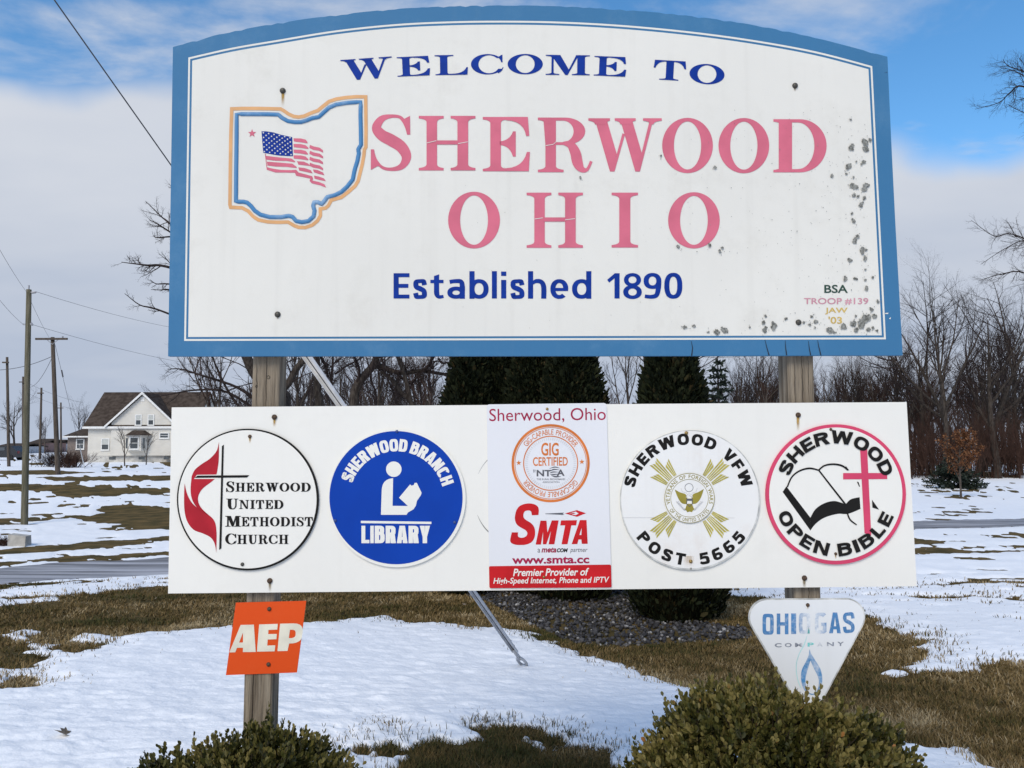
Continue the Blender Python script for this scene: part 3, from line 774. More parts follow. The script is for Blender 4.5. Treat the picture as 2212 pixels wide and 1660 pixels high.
# ================================================================== the welcome sign
def weather(name, rgb, rough=0.55, dirt=0.10, dirt_rgb=(0.45, 0.42, 0.36), scale=2.2):
    m = mat(name, rgb, rough, var=0.025, scale=scale, bump=0.03, bscale=220, spec=0.15, detail=8)
    t = m.node_tree; b = t.nodes['Principled BSDF']; mix = [n_ for n_ in t.nodes if n_.type == 'MIX'][0]
    no = N(t, 'ShaderNodeTexNoise'); no.inputs['Scale'].default_value = 4.5; no.inputs['Detail'].default_value = 10; no.inputs['Roughness'].default_value = 0.72
    t.links.new(t.nodes['Mapping'].outputs[0], no.inputs[0])
    m2 = N(t, 'ShaderNodeMix', data_type='RGBA'); m2.inputs[7].default_value = (*dirt_rgb, 1)
    t.links.new(mix.outputs[2], m2.inputs[6])
    t.links.new(math_node(t, 'MULTIPLY', smooth_node(t, no.outputs[0], 0.48, 0.75), dirt), m2.inputs[0])
    # faint runs left by rain
    mr = N(t, 'ShaderNodeMapping'); mr.inputs['Scale'].default_value = (26, 26, 0.9); t.links.new(t.nodes['Texture Coordinate'].outputs['Object'], mr.inputs[0])
    nr = N(t, 'ShaderNodeTexNoise'); nr.inputs['Scale'].default_value = 1.0; nr.inputs['Detail'].default_value = 5; t.links.new(mr.outputs[0], nr.inputs[0])
    m3 = N(t, 'ShaderNodeMix', data_type='RGBA'); m3.inputs[7].default_value = (*[c * 0.72 for c in dirt_rgb], 1)
    t.links.new(m2.outputs[2], m3.inputs[6]); t.links.new(math_node(t, 'MULTIPLY', smooth_node(t, nr.outputs[0], 0.5, 0.8), dirt * 0.35), m3.inputs[0])
    t.links.new(m3.outputs[2], b.inputs['Base Color'])
    return m
white_p = weather('sign_white', (0.695, 0.675, 0.615), 0.6, 0.24)
white_v = weather('vinyl_white', (0.765, 0.745, 0.685), 0.5, 0.10)
blue_fr = weather('frame_blue', (0.046, 0.162, 0.310), 0.6, 0.35, (0.14, 0.27, 0.40))
navy = mat('letter_navy', (0.003, 0.030, 0.235), 0.6, 0.10, 30, spec=0.12)
pink = mat('letter_faded_red', (0.585, 0.140, 0.200), 0.6, 0.08, 9, spec=0.12)
tan = mat('outline_tan', (0.62, 0.32, 0.125), 0.55, 0.08, 14)
blue_ln = weather('outline_blue', (0.06, 0.20, 0.40), 0.35, 0.6, (0.55, 0.66, 0.74), 8)
dark_m = mat('bolt_metal', (0.07, 0.065, 0.055), 0.5, 0.4, 80, metal=0.6)
rust_m = mat('rusty_bolt', (0.07, 0.04, 0.022), 0.8, 0.5, 120)
rust_s = streak_mat('rust_run', (0.42, 0.25, 0.05), 1.0)
rust_b = streak_mat('brown_run', (0.26, 0.20, 0.11), 0.9)
crack_m = mat('crack', (0.012, 0.018, 0.035), 0.9)
lichen = mat('lichen_grey', (0.11, 0.11, 0.095), 0.95, scale=130, rgb2=(0.33, 0.33, 0.30), bump=0.5, bscale=300)
green_l = mat('letter_green', (0.012, 0.05, 0.03), 0.5)
pale_red = mat('letter_pale_red', (0.55, 0.25, 0.30), 0.55)
gold_l = mat('letter_gold', (0.56, 0.38, 0.085), 0.55)
black_l = mat('letter_black', (0.012, 0.011, 0.010), 0.6, spec=0.12)
wood_m = mat('post_wood', (0.14, 0.11, 0.078), 0.85, scale=5.0, rgb2=(0.33, 0.275, 0.205), bump=0.7, bscale=14, stretch=(9, 9, 0.55), spec=0.15, detail=8)
split_m = mat('wood_split', (0.02, 0.014, 0.01), 0.95)

YAW = 0.0350
UO = (0.0943, 2.5355, 1.8789); LO_ = (0.1143, 2.5446, 1.1144)
FU = Face(UO, YAW)
Z1 = lambda x, y: (x/3.9513+345.8, y/3.9513)
Zb = lambda x, y: (x/3.9513+724.5, y/3.9513+82.3)
Zc = lambda x, y: (x/2.9855+1234.9, y/2.9855+82.3)
Zd = lambda x, y: (x/2.9855+1234.9, y/2.9855+411.6)
Ze = lambda x, y: (x/4.9168+461.0, y/4.9168+189.3)
sign = thing('welcome_sign', 'large arched white town welcome sign with blue frame on two wooden posts', 'sign', UO, YAW)
def dens(pts, n_=8):
    return [tuple(p) for p in smooth_path(pts, n_)]
TOP = dens([(373.5,102),(472,75),(599,50.5),(725,33),(852,20),(970,14),(1090,12),(1210,14),(1340,21),(1480,33.5),(1620,53),(1761,82),(1917,123)], 10)
rs = random.Random(3)
TOP = [TOP[0]] + [(x, y + (rs.random()**3)*3.0*(1 if rs.random() < .6 else 0)) for x, y in TOP[1:-1]] + [TOP[-1]]
FR = TOP + [(1925,300),(1934,480),(1950,768),(1600,769),(1000,769.5),(363,770),(366.5,560),(370,330)]
slab(FU, sign, FR, blue_fr, 0.0, -0.019, 'panel')
W0 = dens([(407,125),(500,104),(599,87),(725,66.5),(852,53),(970,47),(1090,45.5),(1210,47.5),(1340,54.5),(1480,67.5),(1620,86),(1761,111.5),(1884,143.6)], 6) + [(1913.5,733.5),(398,737)]
paint(FU, sign, [(W0, [inset(W0, 4.0)])], white_p, 0.0006, 'border_line')
paint(FU, sign, [inset(W0, 8.5)], white_p, 0.0006, 'field')
# WELCOME TO, on a shallow arc
F2, F3 = FU.sub(Zb), FU.sub(Zc)
for ch, cx_, cy_, w, h, a in (('W',268,265,440,178,4.0),('E',667,244,280,166,2.6),('L',989,233,282,170,1.0),('C',1296,227,278,174,0),('O',1620,226,300,174,0),('M',1983,234,376,170,-.6)):
    serif_letter(F2, sign, ch, (cx_-w/2,cy_-h/2,cx_+w/2,cy_+h/2), navy, 0.0016, a)
for ch, cx_, cy_, w, h, a in (('E',248,185,208,126,-2.4),('T',632,211,210,126,-3.2),('O',872,235,226,130,-4.5)):
    serif_letter(F3, sign, ch, (cx_-w/2,cy_-h/2,cx_+w/2,cy_+h/2), navy, 0.0016, a)
for ch, b in (('S',(303,655,650,1138)),('H',(712,668,1195,1133)),('E',(1258,677,1660,1140)),('R',(1728,682,2190,1148))): serif_letter(F2, sign, ch, b, pink, 0.0016)
for ch, b in (('W',(107,520,580,863)),('O',(583,517,910,873)),('O',(946,518,1273,874)),('D',(1300,526,1643,868))): serif_letter(F3, sign, ch, b, pink, 0.0016)
for ch, b in (('O',(968,415,1080,537.5)),('H',(1137.5,417,1259,536)),('I',(1321,417,1378,535.5)),('O',(1443,416,1554.5,537.5))): serif_letter(FU, sign, ch, b, pink, 0.0016)
FE = FU.sub(lambda x, y: (x/3.3586+831.5, y/3.3586+568.0))
for ch, b in (('E',(63,77,178,260)),('s',(205,120,305,263)),('t',(330,85,425,262)),('a',(453,120,580,262)),('b',(613,62,752,262)),('l',(776,62,812,260)),('i',(843,65,880,260)),('s',(910,121,1012,263)),
              ('h',(1038,62,1170,261)),('e',(1200,120,1330,263)),('d',(1357,62,1497,262)),('1',(1612,77,1702,260)),('8',(1728,76,1863,264)),('9',(1876,75,2005,262)),('0',(2026,74,2157,262))):
    block_letter(FE, sign, ch, b, navy, 0.0016, 37, 28)
F4 = FU.sub(Zd)
sans(F4, sign, 'BSA', (1628,610,1780,663), green_l, 0.0016, 0.018)
sans(F4, sign, 'TROOP #139', (1497,695,1912,739), pale_red, 0.0016, 0.015)
sans(F4, sign, 'JAW', (1633,757,1778,801), gold_l, 0.0016, 0.015)
sans(F4, sign, "'03", (1655,815,1742,861), gold_l, 0.0016, 0.015)
# pale lines painted for the light caught where the carved strokes cross
hair = []
for (x0,y0,x1,y1) in ((780,900,862,880),(1048,905,1130,890),(1795,922,1860,912),(1858,912,1888,885)):
    hair.append([Zb(x0,y0-2.5),Zb(x1,y1-2.5),Zb(x1,y1+2.5),Zb(x0,y0+2.5)])
for (x0,y0,x1,y1) in ((1700,1548,1770,1538),(1960,1555,2045,1545)): hair.append([Zb(x0,y0-2.5),Zb(x1,y1-2.5),Zb(x1,y1+2.5),Zb(x0,y0+2.5)])
for (x0,y0,x1,y1) in ((332,612,398,602),(150,182,218,184),(430,182,300,185)): pass
for h_ in hair: paint(FU, sign, [h_], white_p, 0.0030, 'painted_glint')

# outline of the state: tan band with a blue rope inside it
F5 = FU.sub(Ze)   # notes for the emblem: 560..1000 x 230..640, 4.048 per photograph pixel
OUT = [(178,212),(300,207),(480,207),(720,212),(760,235),(810,270),(860,292),(905,298),(960,288),(1010,265),(1060,245),(1100,232),(1150,190),(1220,135),(1300,108),(1400,92),(1520,82),(1636,84),
       (1638,250),(1640,460),(1638,640),(1622,668),(1618,720),(1600,820),(1580,900),(1555,1000),(1520,1060),(1440,1130),(1370,1185),(1265,1215),(1235,1270),(1200,1300),(1155,1308),
       (1155,1370),(1120,1430),(1060,1480),(980,1508),(900,1505),(850,1485),(790,1450),(690,1452),(580,1448),(470,1425),(410,1385),(360,1330),(300,1298),(170,1292),(158,1250),(162,900),(168,500)]
OUT = [(a, b) for a, b in OUT]
def closed_smooth(pts, n_=3):
    out_ = []; P_ = [np.array(p, float) for p in pts]; m_ = len(P_)
    for i in range(m_):
        p0, p1, p2, p3 = P_[i-1], P_[i], P_[(i+1) % m_], P_[(i+2) % m_]
        a = p1 - p0; b = p2 - p1
        for k_ in range(n_):
            t = k_/n_; out_.append(tuple(p1 + (p2-p1)*t))
    return out_
paint(F5, sign, [(OUT, [inset(OUT, 37)])], tan, 0.0016, 'state_outline')
INN = [(248,285),(400,285),(560,286),(690,290),(730,325),(790,358),(860,370),(930,370),(990,352),(1050,328),(1120,315),(1170,268),(1230,215),(1300,185),(1420,165),(1565,155),
       (1562,300),(1566,450),(1568,610),(1538,660),(1545,700),(1530,780),(1500,880),(1480,980),(1420,1055),(1360,1110),(1290,1145),(1210,1165),(1180,1205),(1150,1240),(1110,1220),(1070,1220),(1060,1260),(1075,1310),(1065,1370),(1010,1420),
       (940,1432),(880,1420),(840,1375),(800,1365),(720,1378),(600,1378),(500,1352),(440,1310),(400,1260),(360,1225),(320,1215),(240,1215),(242,900),(246,600)]
NP = closed_smooth(INN, 3); mb = MB(); cnt = len(NP)
uvn = [F5.uv(*p) for p in NP]; rope_r = abs(F5.uv(22,0)[0]-F5.uv(0,0)[0])
for i in range(cnt):
    a, b = np.array(uvn[i-1]), np.array(uvn[(i+1) % cnt]); t = (b-a)/np.linalg.norm(b-a); n_ = np.array([-t[1], t[0]])
    for k_ in range(7):
        an = math.pi*k_/6
        p = np.array(uvn[i]) + n_*math.cos(an)*rope_r
        mb.v.append((p[0], -0.0016 - math.sin(an)*rope_r*0.55, p[1]))
for i in range(cnt):
    j = (i+1) % cnt
    for k_ in range(6): mb.f.append((i*7+k_, i*7+k_+1, j*7+k_+1, j*7+k_))
mb.build('rope_outline', blue_ln, sign, smooth=True)
paint(F5, sign, [star(412,490,46)], pink, 0.0016, 'star')
CAN = [(512,468),(560,468),(640,480),(720,505),(838,530),(845,732),(780,730),(700,725),(620,712),(530,695)]
paint(F5, sign, [CAN], navy, 0.0016, 'flag_canton')
st = []
for i in range(9):
    for j in range(6 if i % 2 == 0 else 5):
        s_ = (j + (0.5 if i % 2 else 0.0) + 0.35)/5.75; t_ = (i + 0.6)/9.2
        x0 = 512 + (838-512)*s_; yt = 468 + 62*s_**1.25; yb = 695 + 37*s_**0.7
        st.append(star(x0 + 12*t_, yt + (yb-yt)*t_, 11.5))
paint(F5, sign, st, white_p, 0.0026, 'flag_stars')
STR = []
for k_ in range(4):
    y0 = 542 + k_*60; e = [1000,1010,1003,1008][k_]
    STR.append(([(852,y0),(930,y0+2),(980,y0+14),(e,y0+40),(e,y0+54),(930,y0+42),(855,y0+34)], []))
for k_ in range(4):
    y0 = 612 + k_*63
    STR.append(([(1026,y0),(1070,y0+18),(1130,y0+30),(1165,y0+58),(1166,y0+82),(1120,y0+62),(1060,y0+52),(1020,y0+32)], []))
STR += [([(555,728),(700,745),(830,757),(868,785),(868,797),(780,782),(660,780),(565,768)], []), ([(570,790),(700,800),(840,812),(885,845),(886,858),(780,845),(660,842),(575,830)], []),
        ([(548,706),(556,706),(572,850),(640,866),(720,878),(830,880),(880,876),(905,905),(980,925),(1050,945),(1060,975),(1050,990),(1120,1005),(1180,1030),(1198,1065),(1130,1040),(1045,1020),(1022,995),(1030,970),(960,955),(880,940),(866,908),(780,906),(660,905),(568,876)], []),
        ([(888,785),(960,790),(1010,812),(1025,836),(960,828),(905,822)], []), ([(903,850),(970,858),(1035,880),(1055,915),(980,898),(912,884)], []),
        ([(1058,872),(1110,880),(1165,905),(1180,935),(1110,918),(1068,902)], []), ([(1070,938),(1120,948),(1175,968),(1196,998),(1130,985),(1075,970)], [])]
for pc in STR: paint(F5, sign, [pc], pink, 0.0016, 'flag_stripe')
# bolts and the rust they bleed
for x, y in ((611,197),(1717,186),(600,680),(1724.5,697)): bolt(FU, sign, x, y, 0.0098, 0.0006, dark_m)
streak(FU, sign, 611, 200, 9, 34, 0.0012, rust_s); streak(FU, sign, 1717, 190, 6, 10, 0.0012, rust_b); streak(FU, sign, 600, 683, 6, 9, 0.0012, rust_b)
# splits in the bottom rail
cr = []
for a, b, c in (((1493,737),(1496,752),(1494,769)),((1652,734),(1656,750),(1661,768)),((1696,736),(1697,752),(1699,768)),((1746,737),(1748,754),(1751,768)),((1766,735),(1768,748),(1773,768)),((1914,156),(1916,157),(1910,158))):
    cr.append([(a[0]-.4,a[1]),(b[0]-.9,b[1]),(c[0]-1.3,c[1]),(c[0]+1.3,c[1]),(b[0]+.9,b[1]),(a[0]+.4,a[1])])
for c_ in cr: paint(FU, sign, [c_], crack_m, 0.0012, 'crack')
for c_ in ([Zd(2020,792),Zd(2042,790),Zd(2040,798),Zd(2022,798)],[Zd(2045,828),Zd(2058,818),Zd(2055,832)]): paint(FU, sign, [c_], white_p, 0.0010, 'paint_chip')
# grey lichen and flaked spots
def blob(cx_, cy_, r_, rg):
    n_ = 11 if r_ > 2 else 6; a0 = rg.random()*6
    return [(cx_ + r_*(0.4+0.85*rg.random())*math.cos(a0+6.2832*i/n_), cy_ + r_*(0.4+0.85*rg.random())*math.sin(a0+6.2832*i/n_)) for i in range(n_)]
BIG = [Zc(*p)+(r_,) for *p, r_ in ((1795,705,7),(1888,678,6.5),(1892,722,6.5),(1922,663,3.5),(1784,832,6),(1672,892,4),(1805,955,5),(1830,968,5),(1890,950,6),(1886,980,5),(1815,1018,4),(1845,1025,3.4),
       (1884,1037,3.4),(1866,1082,4.4),(1805,1130,3),(1815,1180,4.4),(1840,1285,5.4),(1822,1310,5),(1880,1362,5),(1870,1385,4),(1792,1435,4.6),(1890,1425,4.8),(1892,1497,3),(1765,1557,5),(1828,1552,3.4),(1890,1562,3),(1940,1545,3),(1900,1618,4),
       (1815,905,3),(1795,530,2.6),(1770,877,2.6),(1832,800,2.4),(1880,800,4),(1862,815,2.6),(925,838,3.6),(572,762,2.8),(885,1340,3.8),(685,1350,3.4),(970,1357,3.8),(953,1378,3.2),(57,905,2.8))]
BIG += [Zd(*p)+(r_,) for *p, r_ in ((723,888,4),(788,872,3.8),(935,918,5.6),(985,903,6),(878,917,3),(1145,882,2.8),(1240,853,4),(1300,872,6.2),(1240,903,5),(1250,813,3),(1380,830,3.4),(1493,850,3),(1530,865,3),(1545,815,3),(1572,850,5),
       (1567,885,2.8),(1655,897,6.8),(1690,918,3),(1750,878,7),(1805,857,6.4),(1870,868,7.6),(1835,900,5),(1905,823,7),(1948,815,4.6),(1930,771,3.6),(1910,903,4.4),(1965,905,3),(1972,718,3.4),(1830,810,3),(1940,890,2.6))]
rg = random.Random(21); SP = []
for x, y, r_ in BIG:
    for _ in range(5 if r_ > 3.2 else 3): SP.append(blob(x + rg.gauss(0, r_*.34), y + rg.gauss(0, r_*.34), r_*rg.uniform(.6, 1.05), rg))
    for _ in range(3): SP.append(blob(x + rg.gauss(0, r_*1.2), y + rg.gauss(0, r_*1.2), rg.uniform(0.5, 1.4), rg))
for _ in range(430):
    x = 1880 - abs(rg.gauss(0, 190)); y = rg.uniform(230, 725)
    if x < 1350 or x > 1862 + (y-150)*.075: continue
    SP.append(blob(x, y, rg.uniform(0.35, 1.0) * (1.5 if rg.random() < .1 else 1), rg))
for _ in range(60): SP.append(blob(rg.uniform(1000, 1500), rg.uniform(330, 720), rg.uniform(0.3, 0.9), rg))
tag(paint(FU, sign, SP, lichen, 0.0036, 'lichen'), kind='stuff').data
for o_ in [sign.children[-1]]: o_['label'] = 'grey lichen and flaked spots scattered over the right side'

# ================================================================== posts
def post(xt, xb, front_y, label, ztop):
    p = thing('sign_post', label, 'post', (xb, front_y + 0.045, 0.0), YAW, 'posts that carry the sign boards')
    V = []; hw = 0.0445; dxl = xt - xb; bv = 0.004
    prof = [(-hw+bv,-hw),(hw-bv,-hw),(hw,-hw+bv),(hw,hw-bv),(hw-bv,hw),(-hw+bv,hw),(-hw,hw-bv),(-hw,-hw+bv)]
    zs = [-0.4 + (ztop+0.4)*i/12 for i in range(13)]
    for z in zs:
        for x, y in prof: V.append((x + dxl*z/2.0, y, z))
    F = [(i*8+k_, i*8+(k_+1) % 8, (i+1)*8+(k_+1) % 8, (i+1)*8+k_) for i in range(12) for k_ in range(8)] + [tuple(12*8+k_ for k_ in range(8))]
    me = bpy.data.meshes.new('timber'); me.from_pydata(V, [], F); me.materials.append(wood_m); me.update(); obj('timber', me, p)
    return p
pl = post(-0.815, -0.8255, 2.535, 'left wooden square post carrying the welcome sign and orange plaque', 2.75)
pr = post(0.979, 0.978, 2.598, 'right wooden square post carrying the welcome sign and heart shaped plaque', 2.75)
rg = random.Random(4)
def split(parent, x0, z0, z1, w, y=-0.0452):
    mb = MB(); pts = []; n_ = 10
    for i in range(n_+1):
        t = i/n_; z = z0 + (z1-z0)*t; ww = w*math.sin(math.pi*min(max(t, .03), .97)); xx = x0 + rg.gauss(0, .0012)
        pts.append((xx-ww, z)); pts.append((xx+ww, z))
    mb.v = [(a, y, b) for a, b in pts]
    for i in range(n_): mb.f.append((2*i, 2*i+1, 2*i+3, 2*i+2))
    mb.build('split', split_m, parent)
for x0, z0, z1, w in ((-.012,.6,1.02,.0013),(-.018,1.05,1.3,.0011),(.012,1.7,1.9,.001),(-.02,1.72,1.86,.0009)): split(pl, x0, z0, z1, w)
for x0, z0, z1, w in ((.004,1.68,1.9,.0012),(-.022,1.7,1.88,.0009),(.025,1.72,1.9,.0009),(.005,.98,1.12,.0012),(.028,.98,1.12,.0008)): split(pr, x0, z0, z1, w)

for (xk, zk, rk) in ((.014,.66,.009),(-.02,1.78,.004),(.018,1.81,.005)):
    mb = MB(); mb.v = [(xk+rk*r_*math.cos(6.2832*i/10)*(.8+.4*rg.random()), -.0453-.0003*(r_<.7), zk+rk*1.25*r_*math.sin(6.2832*i/10)) for r_ in (1.0, .72) for i in range(10)]
    mb.f = [(i, (i+1) % 10, 10+(i+1) % 10, 10+i) for i in range(10)]; mb.build('knot', split_m, pl)
# ================================================================== sponsor board and plaques
FL = Face(LO_, YAW)
Z6 = lambda x, y: (x/3.3586+354.0, y/3.3586+864.4)
Zp = lambda x, y: (x/3.878+1012.6, y/3.878+864.4)
Z8 = lambda x, y: (x/3.1514+1309.0, y/3.1514+864.4)
Zg = lambda x, y: (x/5.7607+1564.2, y/5.7607+1276.0)
Za = lambda x, y: (x/2.986+461, y/2.986+1235)
board = thing('sponsor_board', 'long white rectangular board below the welcome sign holding round plaques', 'board', LO_, YAW)
slab(FL, board, [(371,880.5),(1165,874.5),(1958.5,869),(1980.5,1267),(1170,1275),(363,1282.5)], white_v, 0.0, -0.012, 'panel')
for x, y in ((593,901.5),(583,1255),(1724,897),(1737.5,1249)): bolt(FL, board, x, y, 0.0088, 0.0002, rust_m)
for x, y, h in ((593,905,20),(583,1258,24),(1724,901,34),(1737.5,1252,22)): streak(FL, board, x, y, 9, h, 0.0005, rust_s if y < 1000 else rust_b)
# scar left by an older round plaque
scar_m = mat('old_glue_scar', (0.22, 0.22, 0.21), 0.9, 0.3, 60)
FP = FL.sub(Zp)
cx0, r0_ = 355, 312
paint(FP, board, [ribbon([(cx0+r0_*math.cos(R(a)), 800-r0_*1.23*math.sin(R(a))) for a in (122,130,138,146,152)], [4,4,3,2,1], 4),
                  ribbon([(cx0+r0_*math.cos(R(a)), 800-r0_*1.23*math.sin(R(a))) for a in (205,212,220,228,234)], [1,4,6,8,9], 4)], scar_m, 0.0005, 'glue_scar')

def plaque(name, label, cat='plaque', group=None):
    return thing(name, label, cat, LO_, YAW, group)
T = 0.0065
# ---- church
F6 = FL.sub(Z6)
red_c = mat('flame_red', (0.40, 0.018, 0.03), 0.6, spec=.12)
p = plaque('church_plaque', 'round white plaque with black rim, cross and red double flame')
CC = (613, 722, 513)
slab(F6, p, circle(*CC, 96), black_l, T, 0.0004, 'disc_edge')
paint(F6, p, [circle(CC[0]-2, CC[1]-2, 500, 96)], white_v, T+0.0004, 'disc_face')
D1 = T + 0.001
paint(F6, p, [[(427,335),(441,325),(423,1075),(407,1085)], [(230,565),(250,548),(625,545),(608,562)]], black_l, D1+0.0006, 'cross')
paint(F6, p, [[(226,572),(246,543),(395,541),(404,541),(404,572)]], white_v, D1+0.0003, 'cross_halo')
sp = lambda pts: [tuple(a) for a in smooth_path(pts, 5)]
paint(F6, p, [sp([(405,305),(388,370),(340,425),(280,465),(232,505),(210,548),(206,572)]) + [(375,572)] + sp([(378,568),(392,520),(404,430),(405,305)])[:-1]], red_c, D1, 'flame')
paint(F6, p, [sp([(206,572),(200,640),(205,700),(225,750),(262,793),(338,840)]) + sp([(338,840),(280,785),(256,738),(258,690),(290,640),(345,598),(376,572)])[1:]], red_c, D1, 'flame')
paint(F6, p, [sp([(157,605),(175,680),(210,745),(262,790),(330,832),(374,880),(388,960),(386,1105)]) + sp([(386,1105),(374,1040),(345,996),(290,967),(222,940),(176,880),(156,800),(153,690),(157,605)])[1:-1]], red_c, D1, 'flame')
def small_caps(face, parent, words, m, depth):
    for ch, box in words: serif_letter(face, parent, ch, box, m, depth, bold=.06 if ch != 'I' else .12)
def run(word, l, t, r, b, wts):
    tot = sum(wts) + 0.14*(len(word)-1); x = l; out_ = []; k_ = (r-l)/tot
    for c, w in zip(word, wts): out_.append((c, (x, t, x+w*k_, b))); x += (w+0.14)*k_
    return out_
Wt = dict(H=1.0,E=.82,R=.95,W=1.35,O=1.0,D=.98,N=1.05,I=.5,T=.85,U=.95,S=.72,C=.9,M=1.25)
for big, rest, bb, rb in (('S','HERWOOD',(457,590,513,668),(524,600,1065,664)),('U','NITED',(457,715,540,792),(550,725,868,789)),
                          ('M','ETHODIST',(450,840,558,917),(567,848,1082,915)),('C','HURCH',(450,967,528,1046),(536,976,905,1043))):
    small_caps(F6, p, [(big, bb)] + run(rest, *rb, [Wt[c] for c in rest]), black_l, D1)
bolt(F6, p, 629, 265, 0.006, T+0.0004, rust_m, 'screw'); bolt(F6, p, 575, 1190, 0.006, T+0.0004, dark_m, 'screw'); streak(F6, p, 629, 270, 20, 50, T+0.0008, rust_s)
# ---- library
blue_d = mat('plaque_blue', (0.003, 0.045, 0.33), 0.55, 0.06, 6, spec=.12)
p = plaque('library_plaque', 'round blue plaque with white rim and white figure reading a book')
slab(F6, p, circle(1691, 713, 499, 96), white_v, T, 0.0004, 'disc_edge')
paint(F6, p, [circle(1686, 708, 482, 96)], blue_d, T+0.0004, 'disc_face')
arc_block(F6, p, 'SHERWOOD BRANCH', 1691, 713, 340, 430, 156.5, 19.5, white_v, D1, 24, 19, gap=.10, space=.16, n_=3.2)
paint(F6, p, [circle(1670, 502, 56, 40)], white_v, D1, 'figure_head')
paint(F6, p, [[(1577,832),(1583,650)] + q((1583,650),(1588,572),(1665,567), 8)[1:] + [(1661,767),(1772,768),(1708,708),(1788,612),(1800,622),(1815,616),(1820,602),(1836,600),(1871,672),(1866,690),(1838,730),(1830,765),(1812,792),(1772,815),(1762,832)]], white_v, D1, 'figure_body')
paint(F6, p, [[(1432,875),(1942,882),(1942,899),(1432,892)]], white_v, D1, 'rule')
block_run(F6, p, 'LIBRARY', (1436,911,1932,1037), white_v, D1, 32, 24, gap=.07, n_=3.2)
for x, y in ((1692,229),(1246,874),(2110,886)): bolt(F6, p, x, y, 0.005, T+0.0004, mat('screw_blue_%d' % x, (0.03,0.06,0.2), 0.5), 'screw')
# ---- internet provider
p = plaque('provider_plaque', 'tall white rectangular plaque with orange seal and red band, centre of the board')
grey_v = weather('plaque_grey', (0.70, 0.70, 0.715), 0.35, 0.05)
maroon = mat('letter_maroon', (0.33, 0.016, 0.06), 0.55, spec=.12); orange_l = mat('letter_orange', (0.60, 0.17, 0.04), 0.55, spec=.12); red_s = mat('letter_red', (0.50, 0.012, 0.016), 0.5, spec=.15)
grey_l = mat('letter_grey', (0.085, 0.085, 0.095), 0.5); tick_m = mat('tick_grey', (0.50, 0.49, 0.49), 0.5)
def rounded(pts, r_):
    out_ = []
    for i, b in enumerate(pts):
        a, c = pts[i-1], pts[(i+1) % len(pts)]
        a, b, c = (np.array(k_, float) for k_ in (a, b, c))
        e1 = (a-b)/np.linalg.norm(a-b); e2 = (c-b)/np.linalg.norm(c-b)
        out_ += [tuple(k_) for k_ in q(b+e1*r_, b, b+e2*r_, 5)]
    return out_
PLQ = [(150,38),(1152,26),(1195,1570),(172,1576)]
slab(FP, p, rounded(PLQ, 26), grey_v, 0.004, 0.0004, 'plate')
DP = 0.0045
paint(FP, p, [rounded([(169,1391),(1190,1377),(1195,1569),(173,1575)], 14)], red_s, DP, 'red_band')
sans(FP, p, 'Sherwood, Ohio', (172,70,1146,190), maroon, DP, 0.0, tilt=0.6)
paint(FP, p, [annulus(685,530,327,306), annulus(685,530,301,296), annulus(685,530,230,222)], orange_l, DP, 'seal_rings')
arc_letters(FP, p, 'GIG-CAPABLE PROVIDER', 685, 530, 240, 284, 142, 37, orange_l, DP, 0.005, gap=0.10, joined=True)
arc_letters(FP, p, 'GIG-CAPABLE PROVIDER', 685, 530, 240, 284, 322, 217, orange_l, DP, 0.005, gap=0.10, joined=True)
paint(FP, p, [star(418,527,23), star(946,518,23)], orange_l, DP, 'seal_stars')
paint(FP, p, [[(685+ra*math.cos(a+da), 530+ra*math.sin(a+da)) for ra, da in ((192,-.006),(214,-.006),(214,.006),(192,.006))] for a in [i*2*math.pi/72 for i in range(72)]], tick_m, DP, 'seal_ticks')
sans(FP, p, 'GIG', (606,358,752,467), orange_l, DP, 0.02); sans(FP, p, 'CERTIFIED', (537,478,828,552), orange_l, DP, 0.015, tilt=0.4)
sans(FP, p, 'BY', (540,583,562,607), grey_l, DP); sans(FP, p, 'NT', (568,586,690,640), grey_l, DP, 0.03); sans(FP, p, 'A', (735,582,802,636), grey_l, DP, 0.03)
paint(FP, p, [ribbon([(675,575),(720,562),(762,572)],[2,9,2],5), ribbon([(672,600),(710,582),(755,585)],[2,10,2],5), ribbon([(676,612),(705,603),(748,604)],[2,9,2],5),
              ribbon([(680,622),(715,624),(745,620)],[3,9,2],5), ribbon([(690,632),(725,642),(770,640)],[3,11,2],5)], grey_l, DP, 'globe_swoosh')
sans(FP, p, 'THE RURAL BROADBAND', (568,656,805,671), grey_l, DP); sans(FP, p, 'ASSOCIATION', (618,681,758,695), grey_l, DP)
ital = lambda x0, x1, y0, y1, sh: None
paint(FP, p, [sp([(583,963),(586,915),(570,885),(530,868),(480,868),(430,885),(400,920),(387,970),(388,1010),(405,1045),(440,1070),(475,1090),(490,1115),(480,1140),(455,1152),(430,1152),(412,1140),(413,1108)]) + [(360,1108)] + sp([(360,1108),(347,1170),(355,1195),(385,1210),(430,1214),(480,1210),(525,1190),(550,1150),(555,1100),(545,1060),(520,1030),(480,1005),(460,985),(458,955),(470,932),(495,925),(520,932),(528,965)])[1:]], red_s, DP, 'big_initial')
paint(FP, p, [[(560,1210),(600,1010),(650,1010),(658,1110),(695,1008),(752,1008),(716,1208),(668,1208),(688,1095),(648,1208),(620,1208),(622,1100),(604,1210)]], red_s, DP, 'letter')
paint(FP, p, [[(772,1008),(905,1006),(898,1050),(858,1050),(826,1207),(776,1208),(806,1050),(765,1050)]], red_s, DP, 'letter')
paint(FP, p, [([(860,1207),(930,1005),(985,1005),(995,1204),(945,1204),(942,1168),(918,1168),(908,1206)], [[(925,1130),(942,1130),(944,1070)]])], red_s, DP, 'letter')
